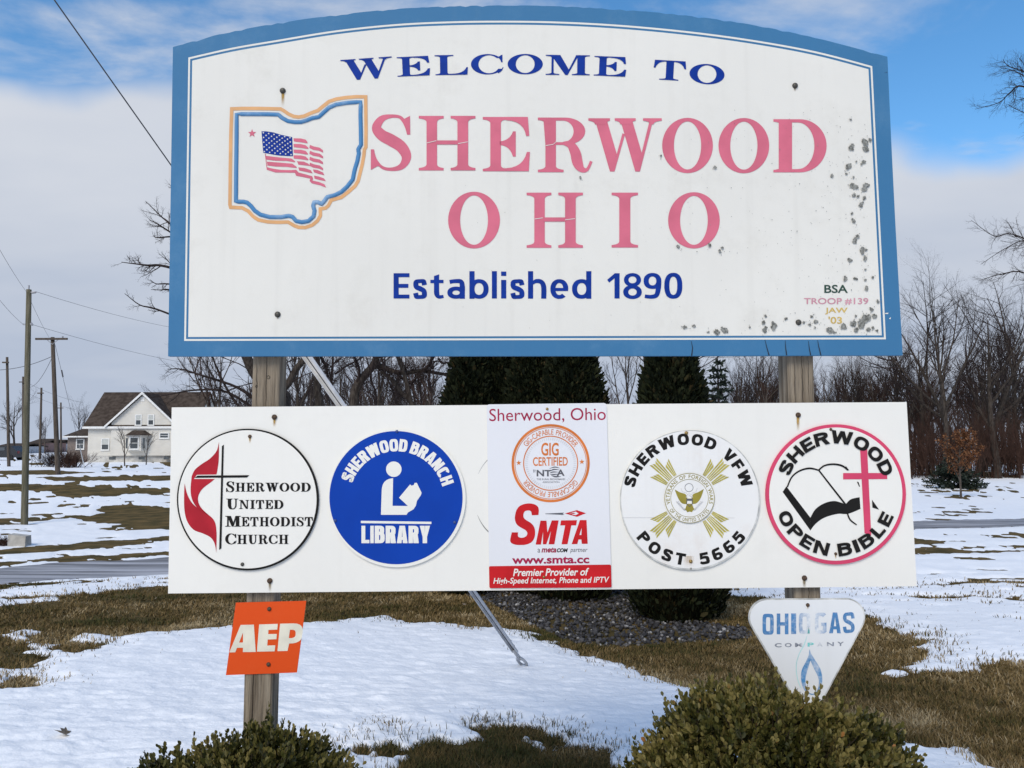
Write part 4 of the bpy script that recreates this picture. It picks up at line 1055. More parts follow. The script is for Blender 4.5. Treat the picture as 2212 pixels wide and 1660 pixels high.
paint(FP, p, [[(805,950),(905,922),(981,948),(905,978)]], red_s, DP, 'arrow_head'); paint(FP, p, [[(838,951),(895,934),(918,950),(895,964),(860,957),(893,951),(880,945)]], grey_v, DP+.0004, 'arrow_notch')
paint(FP, p, [[(640,951),(798,943),(786,952),(798,962),(640,955)]], grey_l, DP, 'arrow_tail')
sans(FP, p, 'a', (576,1245,597,1277), grey_l, DP); sans(FP, p, 'meta', (608,1233,733,1277), maroon, DP, 0.03, 0.25); sans(FP, p, 'COM', (736,1241,829,1275), black_l, DP, 0.045, 0.25); sans(FP, p, 'partner', (848,1242,993,1284), grey_l, DP, 0, 0.25)
sans(FP, p, 'www.smta.cc', (362,1310,1008,1370), maroon, DP, 0.03, tilt=0.5)
sans(FP, p, 'Premier Provider of', (370,1408,1006,1472), white_v, DP+.0006, 0.02, 0.22, tilt=0.6)
sans(FP, p, 'High-Speed Internet, Phone and IPTV', (205,1483,1176,1548), white_v, DP+.0006, 0.015, 0.22, tilt=0.6)
brass = mat('brass_screw', (0.30, 0.20, 0.07), 0.4, metal=0.7)
bolt(FP, p, 656, 76, 0.0045, DP, brass, 'screw'); bolt(FP, p, 628, 1481, 0.0045, DP, brass, 'screw')
# ---- veterans
F8 = FL.sub(Z8)
olive = mat('emblem_olive', (0.27, 0.225, 0.04), 0.6, spec=.15); olive2 = mat('emblem_gold', (0.42, 0.36, 0.07), 0.6, 0.15, 40, spec=.15); edge_g = mat('edge_grey', (0.50, 0.50, 0.47), 0.7, 0.3, 30)
worn_v = weather('worn_vinyl', (0.76, 0.75, 0.72), 0.45, 0.40, (0.62, 0.50, 0.40))
p = plaque('veterans_plaque', 'round white plaque with gold rays, eagle seal and black bold lettering')
slab(F8, p, circle(569.5, 681, 475, 96), edge_g, T, 0.0004, 'disc_edge'); paint(F8, p, [circle(568, 678, 467, 96)], worn_v, T+0.0004, 'disc_face')
arc_block(F8, p, 'SHERWOOD VFW', 555, 678, 372, 450, 162.5, 20.5, black_l, D1, 24, 19, gap=.20, space=.42)
arc_block(F8, p, 'POST 5665', 575, 665, 381, 461, 220.5, 320, black_l, D1, 24, 19, inward=True, gap=.26, space=.5)
for dg_ in (45, 135, 225, 315):
    ca, sa = math.cos(R(dg_)), math.sin(R(dg_)); pcs = []
    Pt = lambda r_, t_: (565 + ca*r_ - sa*t_, 668 - (sa*r_ + ca*t_))
    for off, ns_, spc, ln_, bs in ((0,4,18.5,150,.56),(12.5,3,17,104,.45),(-12.5,3,17,104,.45)):
        th_ = R(dg_+off); b0_ = (565+181*math.cos(th_), 668-181*math.sin(th_)); cd, sd_ = math.cos(th_), -math.sin(th_)
        for j in range(ns_):
            t_ = (j-(ns_-1)/2)*spc; w_ = spc*.36; e = ln_ + (abs(t_)*.5 if off == 0 else (-1 if off > 0 else 1)*t_*.7)
            sl_ = 7 if (t_ > 0) == (off <= 0) else -7
            if off > 0: sl_ = -7
            if off < 0: sl_ = 7
            pcs.append([(b0_[0]+cd*r_-sd_*q_, b0_[1]+sd_*r_+cd*q_) for r_, q_ in ((0,t_*bs-w_*.45),(e-sl_,t_-w_),(e+sl_,t_+w_),(0,t_*bs+w_*.45))])
    paint(F8, p, pcs, olive2, D1, 'rays')
paint(F8, p, [circle(563,667,171,72)], worn_v, D1+0.003, 'seal_ground'); D2 = D1 + 0.0034
paint(F8, p, [annulus(563,667,170,166), annulus(563,667,129,126)], olive, D2, 'seal_rings')
arc_letters(F8, p, 'VETERANS OF FOREIGN WARS', 563, 667, 135, 160, 192, -12, olive, D2, 0.012, gap=0.14, space=.3, joined=True)
arc_letters(F8, p, 'OF THE UNITED STATES', 563, 667, 135, 160, 214, 326, olive, D2, 0.012, inward=True, gap=0.14, space=.3, joined=True)
paint(F8, p, [sp([(462,608),(500,628),(535,640),(548,668),(545,708)]) + sp([(545,708),(512,702),(486,668),(462,608)])[1:-1]], olive, D2, 'eagle_wing')
paint(F8, p, [sp([(660,604),(622,626),(588,640),(577,668),(580,708)]) + sp([(580,708),(612,700),(640,664),(660,604)])[1:-1]], olive, D2, 'eagle_wing')
paint(F8, p, [[(545,705),(580,705),(592,738),(605,735),(585,752),(580,762),(562,758),(548,763),(540,750),(522,738),(535,738)]], olive, D2, 'eagle_tail')
paint(F8, p, [annulus(559,595,29,26.5), ([(541,670),(584,670),(584,705),(562,726),(541,705)], [[(544.5,684),(580.5,684),(580.5,703),(562,721),(544.5,703)]])], grey_l, D2+.0006, 'seal_drawing')
paint(F8, p, [ribbon([(540,664),(548,643),(562,638),(578,645),(584,664)],[4,3,3,3,4],5), ribbon([(556,648),(568,652),(578,660)],[2,6,2],5),
              ribbon([(505,600),(515,622),(545,632)],[3,2,2],5), ribbon([(615,598),(605,622),(578,632)],[3,2,2],5)] +
             [ribbon([(470+i*8,690+i*9),(482+i*8,694+i*9),(490+i*8,688+i*10)],[2,6,2],3) for i in range(7)] + [ribbon([(655-i*8,690+i*9),(643-i*8,694+i*9),(635-i*8,688+i*10)],[2,6,2],3) for i in range(7)], tick_m, D2+.0003, 'seal_drawing')
paint(F8, p, [[(105,799),(500,798),(870,801),(870,803),(500,800),(105,801.5)]], tick_m, D1, 'seam')
bolt(F8, p, 543, 225, 0.006, T+0.0004, brass, 'screw'); bolt(F8, p, 573, 1097, 0.006, T+0.0004, brass, 'screw'); streak(F8, p, 560, 1060, 90, 90, T+0.0007, streak_mat('pale_run', (0.5, 0.36, 0.2), 0.4))
paint(F8, p, [[(568,1140),(575,1158),(580,1140),(577,1139),(574,1152),(571,1139)]], black_l, D1, 'rim_nick')
# ---- open bible
p = plaque('bible_plaque', 'round white plaque with pink rim, open black book and pink cross')
rose = mat('letter_rose', (0.60, 0.06, 0.13), 0.55, 0.06, 6, spec=.12)
slab(F8, p, circle(1559, 642, 476, 96), rose, T, 0.0004, 'disc_edge'); paint(F8, p, [circle(1558, 640, 452, 96)], white_v, T+0.0004, 'disc_face')
paint(F8, p, [[(1722,332),(1770,330),(1798,922),(1752,905)], [(1607,497),(1905,497),(1907,538),(1607,540)]], rose, D1+.0004, 'cross')
paint(F8, p, [[(1714,590),(1722,590),(1752,910),(1738,910)], [(1774,545),(1781,545),(1806,800),(1798,800)]], white_v, D1+.0002, 'cross_halo')
paint(F8, p, [[(1197,625),(1222,587),(1385,800),(1385,887)], sp([(1385,800),(1420,742),(1480,702),(1545,687),(1600,700),(1622,712)]) + sp([(1622,712),(1660,675),(1726,660)])[1:] + sp([(1726,740),(1640,774),(1570,774),(1480,800),(1420,842),(1385,887)]),
              [(1700,555),(1712,558),(1722,590),(1716,590)], [(1803,678),(1851,745),(1806,732)]], black_l, D1, 'book')
paint(F8, p, [ribbon([(1228,592),(1258,525),(1310,483),(1378,465),(1442,478)],[10,10,11,12,10],6), ribbon([(1442,476),(1480,447),(1540,437),(1600,448),(1640,478)],[10,11,12,13,10],6),
              [(1622,446),(1648,478),(1632,478)], ribbon([(1440,476),(1530,592),(1624,712)],[10,11,12],6), ribbon([(1635,770),(1655,815),(1698,848)],[10,10,8],6)], black_l, D1+.0008, 'book_pages')
arc_block(F8, p, 'SHERWOOD', 1555, 630, 332, 420, 153, 26.5, black_l, D1+.002, 27, 20, gap=.12)
arc_block(F8, p, 'OPEN BIBLE', 1557, 642, 332, 420, 206, 333.5, black_l, D1+.002, 27, 20, inward=True, gap=.13, space=.24)
bolt(F8, p, 1524, 201, 0.005, T+0.0004, rust_m, 'screw'); bolt(F8, p, 1557, 1045, 0.005, T+0.0004, rust_m, 'screw'); streak(F8, p, 1557, 1050, 14, 35, T+0.0008, rust_s)

# ---- orange plaque on the left post, gas plaque on the right one
FA = Face((pl.location.x, 2.5345 - 0.0005, 0.9), YAW, Za)
p = thing('orange_plaque', 'orange slanted plaque with cream letters screwed to the left post', 'plaque', FA.o, YAW)
orange_p = weather('plaque_orange', (0.68, 0.075, 0.010), 0.5, 0.12, (0.60, 0.16, 0.05)); cream = mat('letter_cream', (0.72, 0.68, 0.55), 0.5)
slab(FA, p, [(147,200),(600,188),(540,650),(82,667)], orange_p, 0.003, 0.0003, 'plate')
paint(FA, p, [([(105,520),(178,343),(263,341),(275,517),(192,518),(193,490),(155,490),(143,519)], [[(168,457),(193,392),(193,456)]])], cream, 0.0036, 'letter')
paint(FA, p, [[(283,515),(297,340),(417,336),(414,373),(357,375),(355,402),(411,401),(408,435),(352,437),(349,476),(401,474),(397,513)]], cream, 0.0036, 'letter')
paint(FA, p, [([(415,512),(432,335)] + q((520,333),(582,333),(578,385),5) + q((572,425),(560,462),(490,463),5) + [(480,510)], [[(496,374),(488,428)] + q((505,428),(535,425),(532,398),4) + q((532,390),(532,374),(510,374),3)])], cream, 0.0036, 'letter')
bolt(FA, p, 362, 240, 0.0068, 0.0031, rust_m, 'screw'); bolt(FA, p, 357, 597, 0.0068, 0.0031, rust_m, 'screw')
FG = Face((pr.location.x, 2.5975, 0.85), YAW, Zg)
p = thing('gas_plaque', 'white rounded triangular plaque with faded blue flame, right post behind boxwood', 'plaque', FG.o, YAW)
OUTG_ = [(430,120),(520,98),(1000,94),(1500,93),(1610,130),(1700,220),(1745,350),(1735,450),(1690,560),(1340,1200),(1160,1500),(1110,1570),(1050,1590),(990,1570),(935,1500),(740,1180),(340,560),(300,440),(300,340),(345,215)]
def csp(pts, n_=5):
    m_ = len(pts); out_ = []
    P_ = [np.array(a, float) for a in pts]
    for i in range(m_):
        p0, p1, p2, p3 = P_[i-1], P_[i], P_[(i+1) % m_], P_[(i+2) % m_]
        L_ = np.linalg.norm(p2-p1)
        for k_ in range(n_):
            t = k_/n_
            c_ = 0.5*((2*p1)+(-p0+p2)*t+(2*p0-5*p1+4*p2-p3)*t*t+(-p0+3*p1-3*p2+p3)*t**3)
            out_.append(tuple(c_ if L_ < 250 else p1+(p2-p1)*t))
    return out_
OG = [(x, y) for x, y in [(530+232*math.cos(R(a)), 330-232*math.sin(R(a))) for a in range(212, 89, -6)] + [(1510+234*math.cos(R(a)), 326-234*math.sin(R(a))) for a in range(90, -30, -6)] + [(1050+95*math.cos(R(a)), 1480-95*math.sin(R(a))) for a in range(-30, -149, -10)]]; slab(FG, p, OG, edge_g, 0.006, 0.0004, 'plate')
gas_w = weather('gas_white', (0.74, 0.75, 0.75), 0.4, 0.15, (0.6, 0.6, 0.55))
paint(FG, p, [inset(OG, 17)], gas_w, 0.0064, 'plate_face')
def fade_mat(name, rgb, amt=1.0):
    """blue print worn back to the white plate: the wear is centred on the plaque and patchy"""
    m = mat(name, rgb, 0.5); t = m.node_tree; b = t.nodes['Principled BSDF']; mix = [n_ for n_ in t.nodes if n_.type == 'MIX'][0]
    no = N(t, 'ShaderNodeTexNoise'); no.inputs['Scale'].default_value = 55; no.inputs['Detail'].default_value = 6; no.inputs['Roughness'].default_value = .7
    co = t.nodes['Texture Coordinate']; t.links.new(co.outputs['Object'], no.inputs[0])
    sx = N(t, 'ShaderNodeSeparateXYZ'); t.links.new(co.outputs['Object'], sx.inputs[0])
    dist = math_node(t, 'ABSOLUTE', math_node(t, 'SUBTRACT', sx.outputs['X'], 0.012))
    f_ = math_node(t, 'SUBTRACT', 1.0, smooth_node(t, dist, 0.0, 0.075))
    f_ = math_node(t, 'ADD', math_node(t, 'MULTIPLY', f_, amt), math_node(t, 'MULTIPLY', math_node(t, 'SUBTRACT', no.outputs[0], 0.52), 2.0), clamp=True)
    m2 = N(t, 'ShaderNodeMix', data_type='RGBA'); m2.inputs[7].default_value = (0.74, 0.76, 0.77, 1); t.links.new(mix.outputs[2], m2.inputs[6]); t.links.new(f_, m2.inputs[0])
    t.links.new(m2.outputs[2], b.inputs['Base Color']); return m
fb = fade_mat('worn_blue', (0.06, 0.20, 0.42)); fgr = fade_mat('worn_grey', (0.22, 0.24, 0.28), 0.9); fb2 = fade_mat('worn_blue_flame', (0.07, 0.24, 0.48), 0.35)
teal = mat('teal_print', (0.18, 0.58, 0.55), 0.5); teal_p = mat('pale_teal_print', (0.42, 0.70, 0.68), 0.5)
for ch, box in (('O',(468,284,608,543)),('H',(645,281,790,538)),('I',(824,279,886,535)),('O',(920,275,1062,532)),('G',(1118,270,1262,530)),('A',(1295,268,1442,526)),('S',(1466,266,1612,522))):
    block_letter(FG, p, ch, box, fb, 0.0070, 44, 42, 5.0)
for ch, box, mm in (('C',(620,649,705,700),fgr),('O',(745,647,830,698),fgr),('M',(872,645,962,696),fgr),('P',(1028,642,1105,692),teal),('A',(1145,640,1215,690),fgr),('N',(1267,636,1355,686),fgr),('Y',(1395,632,1478,683),fgr)):
    sans(FG, p, ch, box, mm, 0.0070, 0.03, name='letter')
paint(FG, p, [(sp([(1052,718),(1040,800),(1000,890),(955,985),(946,1090),(975,1210),(1040,1275),(1100,1290),(1160,1265),(1200,1180),(1210,1070),(1182,960),(1115,850),(1066,770)]),
               [sp([(1063,862),(1100,950),(1150,1050),(1168,1140),(1145,1240),(1100,1275),(1050,1262),(1010,1190),(1003,1080),(1030,970)])])], fb2, 0.0070, 'flame')
paint(FG, p, [[(1040,435),(1056,520),(1050,530),(1026,530)]], teal, 0.0070, 'flame_tip')
paint(FG, p, [ribbon([(1022,555),(985,670),(930,770),(892,890),(890,1010),(915,1130),(950,1210)],[4,12,9,10,10,9,8],6)], teal_p, 0.0068, 'flame_line')
bolt(FG, p, 1030, 175, 0.0062, 0.0066, rust_m, 'screw'); streak(FG, p, 1030, 180, 26, 55, 0.0067, rust_s)
# ================================================================== trees and shrubs
bark_d = mat('bark_dark', (0.030, 0.024, 0.020), 0.95, scale=6, rgb2=(0.075, 0.062, 0.052), bump=0.6, bscale=30, spec=0.1, stretch=(3, 3, 0.7))
bark_g = mat('bark_grey', (0.055, 0.046, 0.038), 0.95, scale=6, rgb2=(0.12, 0.10, 0.085), bump=0.6, bscale=30, spec=0.1, stretch=(3, 3, 0.7))
twig_d = mat('twig_dark', (0.035, 0.026, 0.024), 0.95, 0.3, 3, spec=0.1)
twig_r = mat('twig_reddish', (0.060, 0.034, 0.026), 0.95, 0.35, 1.2, spec=0.1)
class Tubes:
    def __init__(s): s.V = []; s.F = []; s.n = 0
    def add(s, pts, rad_, k_):
        pts = np.array(pts); m_ = len(pts)
        t = np.empty_like(pts); t[1:-1] = pts[2:]-pts[:-2]; t[0] = pts[1]-pts[0]; t[-1] = pts[-1]-pts[-2]
        t /= np.linalg.norm(t, axis=1)[:, None] + 1e-9
        ref = np.array([0.31, 0.95, 0.1]) if abs(t[0][1]) < 0.8 else np.array([1., 0.1, 0.2])
        a = ref - t*(t@ref)[:, None]; a /= np.linalg.norm(a, axis=1)[:, None]; b = np.cross(t, a)
        an = np.arange(k_)*2*np.pi/k_; r_ = np.array(rad_)[:, None, None]
        ringv = pts[:, None] + (a[:, None]*np.cos(an)[None, :, None] + b[:, None]*np.sin(an)[None, :, None])*r_
        s.V.append(ringv.reshape(-1, 3))
        i = np.arange(m_-1)[:, None]*k_; j = np.arange(k_)[None]; jn = (j+1) % k_
        s.F.append((np.stack([i+j, i+jn, i+k_+jn, i+k_+j], -1).reshape(-1, 4) + s.n)); s.n += m_*k_
    def mesh(s, name, m, tint=None): return mesh_np(name, np.concatenate(s.V), np.concatenate(s.F), m, smooth=True)
def perp(rg, d):
    v = rg.normal(size=3); v -= d*(v@d); return v/np.linalg.norm(v)
def grow(rg, trunk, crown, p, d, length, r0_, lvl, cfg, fork=False):
    """one branch and, from it, its side branches"""
    ns = cfg['segs'][lvl]; pts = [p]; rads = [r0_]; dd = d.copy(); step = length/ns
    tip = cfg['tip'][lvl]
    for i in range(ns):
        dd = dd + perp(rg, dd)*cfg['wob'][lvl] + np.array([0, 0, cfg['trop'][lvl]]); dd /= np.linalg.norm(dd)
        p = p + dd*step; pts.append(p); rads.append(r0_*(1-(1-tip)*(i+1)/ns))
    (trunk if lvl <= cfg['wood'] else crown).add(pts, rads, cfg['sides'][lvl])
    if lvl + 1 >= len(cfg['segs']): return
    nb = cfg['kids'][lvl]; nb = int(nb*(0.75+0.5*rg.random())+0.5)
    for b in range(nb):
        t = cfg['from'][lvl] + (1-cfg['from'][lvl])*(b+rg.random())/nb
        t = min(t, 0.99); f = t*ns; i = int(f); q_ = pts[i] + (pts[i+1]-pts[i])*(f-i); rr_ = rads[i] + (rads[i+1]-rads[i])*(f-i)
        td = (pts[i+1]-pts[i]); td /= np.linalg.norm(td)
        an = cfg['ang'][lvl]*(0.7+0.6*rg.random()); pv = perp(rg, td)
        nd = td*math.cos(an) + pv*math.sin(an)
        ln = length*cfg['len'][lvl]*(0.65+0.7*rg.random())*(1.15-0.65*t)
        grow(rg, trunk, crown, q_, nd, ln, min(rr_*0.72, r0_*cfg['rad'][lvl]), lvl+1, cfg)
TREE = dict(segs=[7,6,5,3,2], wob=[.07,.13,.17,.2,.22], trop=[.03,.05,.05,.03,.02], tip=[.10,.2,.25,.3,.4], sides=[9,6,4,3,3], kids=[8,8,7,5], ang=[.75,.75,.7,.65],
            len=[.62,.52,.46,.48], rad=[.5,.42,.4,.5], wood=1)
TREE['from'] = [.28,.22,.2,.15]
def tree_mesh(seed, height, rad_, m_w, m_t, **over):
    cfg = dict(TREE); cfg.update(over); rg = np.random.default_rng(seed); tk, cr_ = Tubes(), Tubes()
    d = np.array(over.get('lean', (0, 0, 1)), float); d /= np.linalg.norm(d)
    grow(rg, tk, cr_, np.array([0, 0, -0.15]), d, height*0.72, rad_, 0, cfg)
    return tk.mesh('trunk', m_w), cr_.mesh('crown', m_t)
def tree(name, label, loc, meshes, scale=1.0, rz=0.0, group=None, cat='tree'):
    o_ = thing(name, label, cat, loc, rz, group); o_.scale = (scale,)*3
    for nm, me in zip(('trunk', 'crown'), meshes): obj(nm, me, o_)
    return o_
def foot_at(px, Y):
    p_ = at(px, 900, Y); return (p_.x, p_.y, float(ground_z(p_.x, p_.y)) - 0.02)

P1 = tree_mesh(1, 14, 0.27, bark_d, twig_d, kids=[9,9,8,6], trop=[.02,.02,.0,-.01,-.02])
P2 = tree_mesh(8, 12, 0.20, bark_d, twig_d)
P3 = tree_mesh(5, 11, 0.24, bark_g, twig_d, wob=[.16,.28,.28,.25,.25], trop=[.0,.02,.02,.02,.02], ang=[1.0,.9,.8,.7])
P4 = tree_mesh(14, 13, 0.17, bark_d, twig_d, trop=[.04,.09,.08,.05,.03], ang=[.5,.6,.6,.6])
P5 = tree_mesh(21, 9, 0.14, bark_g, twig_r, trop=[.04,.10,.10,.06,.03], ang=[.5,.55,.6,.6])
P6 = tree_mesh(33, 14, 0.22, bark_d, twig_d, lean=(.38,0,1), trop=[.03,.06,.05,.04,.03])
# big trees behind the boards
def sketch_tree(name, label, base_px, Y, limbs, seed, m_w, m_t, tw=(1.1, 3)):
    """a tree whose main limbs follow those seen in the photograph, standing at depth Y; twigs grow from them"""
    rg = np.random.default_rng(seed); b = foot_at(base_px, Y); t_ = thing(name, label, 'tree', b); tk, cr_ = Tubes(), Tubes(); B_ = np.array(b)
    cfg = dict(TREE); cfg.update(segs=[1,1,4,3,2], kids=[0,0,6,4], wob=[0,0,.2,.22,.24], trop=[0,0,.02,.02,.02], wood=1, sides=[9,8,5,3,3], ang=[.8,.8,.75,.7], len=[.5,.5,.55,.5], rad=[.5,.5,.6,.6]); cfg['from'] = [.2,.2,.15,.15]
    for pts, w0, w1, nt_, ln in limbs:
        P_ = []; dz = rg.normal(0, .4)
        pw = smooth_path([tuple(p) for p in pts], 4); m_ = len(pw); rad_ = []
        for i, p in enumerate(pw):
            f = i/(m_-1); v = at(p[0], p[1], Y); P_.append(np.array(v) - B_ + np.array([0, dz*f*1.5 + .25*math.sin(f*5+seed)*f, 0])); rad_.append((w0 + (w1-w0)*f)*Y/FOC/2)
        (tk if w0 > 9 else cr_).add(P_, rad_, 9 if w0 > 9 else 5)
        for j in range(nt_):
            f = .12 + .86*(j+rg.random())/nt_; x = f*(m_-1); i = min(int(x), m_-2); q_ = P_[i] + (P_[i+1]-P_[i])*(x-i); td = P_[i+1]-P_[i]; td /= np.linalg.norm(td)
            an = rg.uniform(.45, 1.1); d = td*math.cos(an) + perp(rg, td)*math.sin(an); r_ = rad_[i]
            grow(rg, tk, cr_, q_, d, ln*rg.uniform(.5, 1.2)*(1.15-.6*f), min(r_*.45, .026), 2, cfg)
    if not tk.V: tk.add([np.array([0,0,-.2]), np.array([0,0,1.5])], [.2,.18], 8)
    obj('trunk', tk.mesh('trunk', m_w), t_); obj('crown', cr_.mesh('crown', m_t), t_)
    return t_
Zt = lambda *ps: [((x/3.6867+640)/1.2147, (y/3.6867+920)/1.2147) for x, y in ps]
sketch_tree('bare_tree', 'large bare tree behind the left post, its branch tips reaching left past the frame', 592, 29,
    [([(596,1120),(594,1000),(592,900),(588,850)],40,34,0,1), (Zt((310,400),(230,330),(150,230),(100,100),(30,-120))+[(500,600),(470,480),(455,330)],31,7,14,2.6), (Zt((320,420),(430,320),(510,180),(590,85),(680,-60))+[(700,620),(730,450),(760,300)],18,6,14,2.4),
     ([(592,860),(590,700),(600,500),(610,300)],26,6,16,2.6),
     ([(500,620),(440,550),(368,484),(349,469),(311,433)],8,1.2,9,.9), ([(500,620),(430,540),(366,501),(330,478),(308,467)],7,1.2,8,.8), ([(505,560),(440,512),(367,507),(322,504),(304,494)],7,1.2,8,.7),
     ([(540,700),(450,610),(366,580),(328,578),(300,574),(270,570)],9,1.4,16,.9), ([(520,660),(450,625),(366,615),(336,613),(318,602)],6,1.1,7,.6), ([(520,690),(440,640),(365,625),(335,622),(307,618)],6,1.0,6,.5),
     ([(530,760),(440,710),(364,678),(334,671),(310,650)],7,1.1,7,.6), ([(570,880),(520,840),(450,815),(400,800),(372,800)],8,1.5,10,1.2), ([(570,900),(500,850),(440,845),(380,855),(345,862)],7,1.3,12,1.1), ([(580,930),(520,880),(470,790),(440,700)],8,2,10,1.2)], 3, bark_d, twig_d)
sketch_tree('bare_tree', 'bare tree with one thick dark trunk right of the left post', 690, 33,
    [([(692,1080)]+Zt((735,560),(722,430),(718,300),(712,150),(708,0),(700,-200))+[(700,560),(715,400)],21,8,16,2.2), (Zt((745,60),(775,150),(790,270)),7,4,5,.9), (Zt((860,520),(850,300),(865,120),(880,-60)),7,4,10,1.3), (Zt((880,230),(990,140),(1110,60),(1200,-40)),5,3,9,1.2)], 5, bark_d, twig_d)
sketch_tree('bare_tree', 'crooked bare tree with thick limb arching right between the boards', 762, 27,
    [([(765,1120),(763,1000)]+Zt((1060,530),(1090,350),(1160,250),(1250,150),(1300,40),(1340,-80))+[(850,600),(880,450)],26,8,16,2.0), (Zt((1150,270),(1230,165),(1310,150),(1420,195),(1560,215),(1700,195),(1850,215),(2000,245),(2090,300)),15,5,22,1.1),
     (Zt((1640,540),(1590,470),(1520,400),(1430,280),(1340,215)),12,7,9,.9), (Zt((1620,530),(1580,330),(1540,180),(1500,60),(1440,-80)),11,7,10,1.1), (Zt((1720,200),(1790,150),(1830,80),(1880,20),(1960,-60)),9,5,8,1.0), (Zt((1600,320),(1680,250),(1760,190)),5,3,5,.6),
     (Zt((1880,80),(1920,125),(1990,130),(2030,180)),6,3,6,.5), (Zt((1090,330),(1130,200),(1110,90),(1120,-40)),7,4,9,1.0), (Zt((1270,600),(1290,420),(1270,280),(1330,100)),6,3,12,1.0), (Zt((1480,620),(1460,420),(1410,250),(1390,90)),5,3,12,.9), (Zt((1720,620),(1700,400),(1680,280)),5,3,9,.9), (Zt((1800,620),(1810,400),(1790,250),(1850,100)),5,3,12,.9)], 7, bark_d, twig_d)
tree('bare_tree', 'bare tree with leaning pale trunk between the evergreens', foot_at(1300, 34), P6, 0.9, 0.15)
sketch_tree('bare_tree', 'tall bare tree at the right edge, only its branches in view', 2400, 21,
    [([(2402,1080),(2400,800),(2395,500),(2390,200),(2380,0)],34,12,8,2.0), ([(2390,360),(2290,240),(2212,187),(2186,198),(2172,212),(2131,219)],6,.8,23,0.75), ([(2390,300),(2280,200),(2212,177),(2179,172),(2155,163),(2143,147)],5,.8,23,0.75), ([(2390,380),(2280,300),(2212,271),(2179,267),(2141,250)],5,.8,18,0.68),
     ([(2390,300),(2280,220),(2220,150),(2195,120)],5,.8,21,0.90), ([(2395,640),(2280,540),(2212,496),(2193,491),(2165,444)],5,.8,21,0.75), ([(2395,700),(2280,600),(2212,555),(2176,541),(2131,521)],5,.8,27,0.83), ([(2395,740),(2280,640),(2212,590),(2170,590),(2135,600)],5,.8,27,0.75), ([(2395,680),(2290,570),(2225,520),(2190,530),(2150,560)],4,.8,21,0.68)], 9, bark_d, twig_d)
# wood on the right, each trunk one can tell apart
WOOD = [(1943,62,P4,.82,0.2,'bare tree rising at the lower right corner of the sign frame'),(2036,56,P4,1.05,1.3,'straight bare tree behind the copper leaved sapling'),
        (2096,58,P6,1.0,2.9,'forked bare tree with a trunk leaning left, right of sapling'),(2102,60,P6,1.05,0.1,'bare tree with trunk leaning right near the right edge'),
        (2150,57,P2,1.1,4.0,'upright bare tree second from the right edge'),(2198,62,P4,1.0,5.0,'rightmost bare tree of the wood, cut by the photo edge'),
        (1900,66,P5,1.0,2.0,'short bare tree in the gap between boards right of post'),(1835,70,P2,.75,3.0,'bare tree above the open book plaque'),
        (1780,64,P5,.95,.4,'thin bare tree directly right of the right post'),(1650,66,P5,.95,4.4,'thin bare tree directly left of the right post'),(1605,72,P4,.8,1.1,'thin bare tree just right of the narrow spruce'),
        (1985,68,P2,1.0,.9,'bare tree close behind the right end of the boards'),(2010,75,P5,1.3,2.2,'slim bare tree behind the low spruce'),(2125,74,P4,1.0,3.8,'slim bare tree behind the forked ones'),(2180,78,P2,1.1,2.6,'slim bare tree far behind the right edge of the wood')]
for px, Y, pm, sc_, rz, lb in WOOD: tree('bare_tree', lb, foot_at(px, Y), pm, sc_*1.28, rz, 'bare trees of the wood on the right')
rgw = random.Random(8)
for i in range(44):
    px = rgw.uniform(1585, 2290) if i < 34 else rgw.uniform(600, 960); Y = rgw.uniform(64, 82)
    tree('bare_tree', 'slender bare tree deep in the wood on the right' if i < 34 else 'slender bare tree far behind the library plaque', foot_at(px, Y), (P2, P4, P5, P4)[i % 4], rgw.uniform(.95, 1.35)*(1.0 if px > 1900 else .85), rgw.uniform(0, 6.28), 'slender trees deep in the wood' if i < 34 else 'slender trees far behind the library plaque')
# trees seen between the boards left of the evergreens
for px, Y, pm, sc_, rz, lb in ((470,52,P5,1.05,1.0,'small bare tree above the church plaque'),(640,58,P4,.9,2.0,'thin bare tree right beside the left post'),(815,62,P4,.9,3.1,'thin bare tree above the library plaque'),
                               (925,60,P5,1.2,.3,'thin bare tree at the left flank of the evergreens'),(1355,62,P4,.9,2.2,'thin bare tree behind the leaning trunk')):
    tree('bare_tree', lb, foot_at(px, Y), pm, sc_*1.25, rz, 'thin bare trees in the gap between boards')
# yard trees by the white house and down the street
S1 = tree_mesh(41, 4.3, 0.06, bark_g, twig_d, segs=[4,5,4,3], kids=[7,7,5], trop=[.0,.10,.06,.03], ang=[.6,.6,.6], tip=[.5,.3,.3,.4], sides=[6,4,3,3], wob=[.05,.12,.15,.2])
tree('yard_tree', 'small bare yard tree in front of the white house', foot_at(273, 68), S1, 0.95, 0.4)
tree('yard_tree', 'small bare yard tree beside the bay window', foot_at(319, 71), S1, 0.85, 2.4)
tree('street_tree', 'broad bare tree at the far left end of the street', foot_at(34, 105), P2, 0.9, 1.0)
tree('street_tree', 'bare tree behind the roof left of the house', foot_at(172, 125), P4, 0.8, 1.6)
tree('street_tree', 'bare tree at the far end of the street between poles', foot_at(100, 140), P5, 0.9, 1.6)

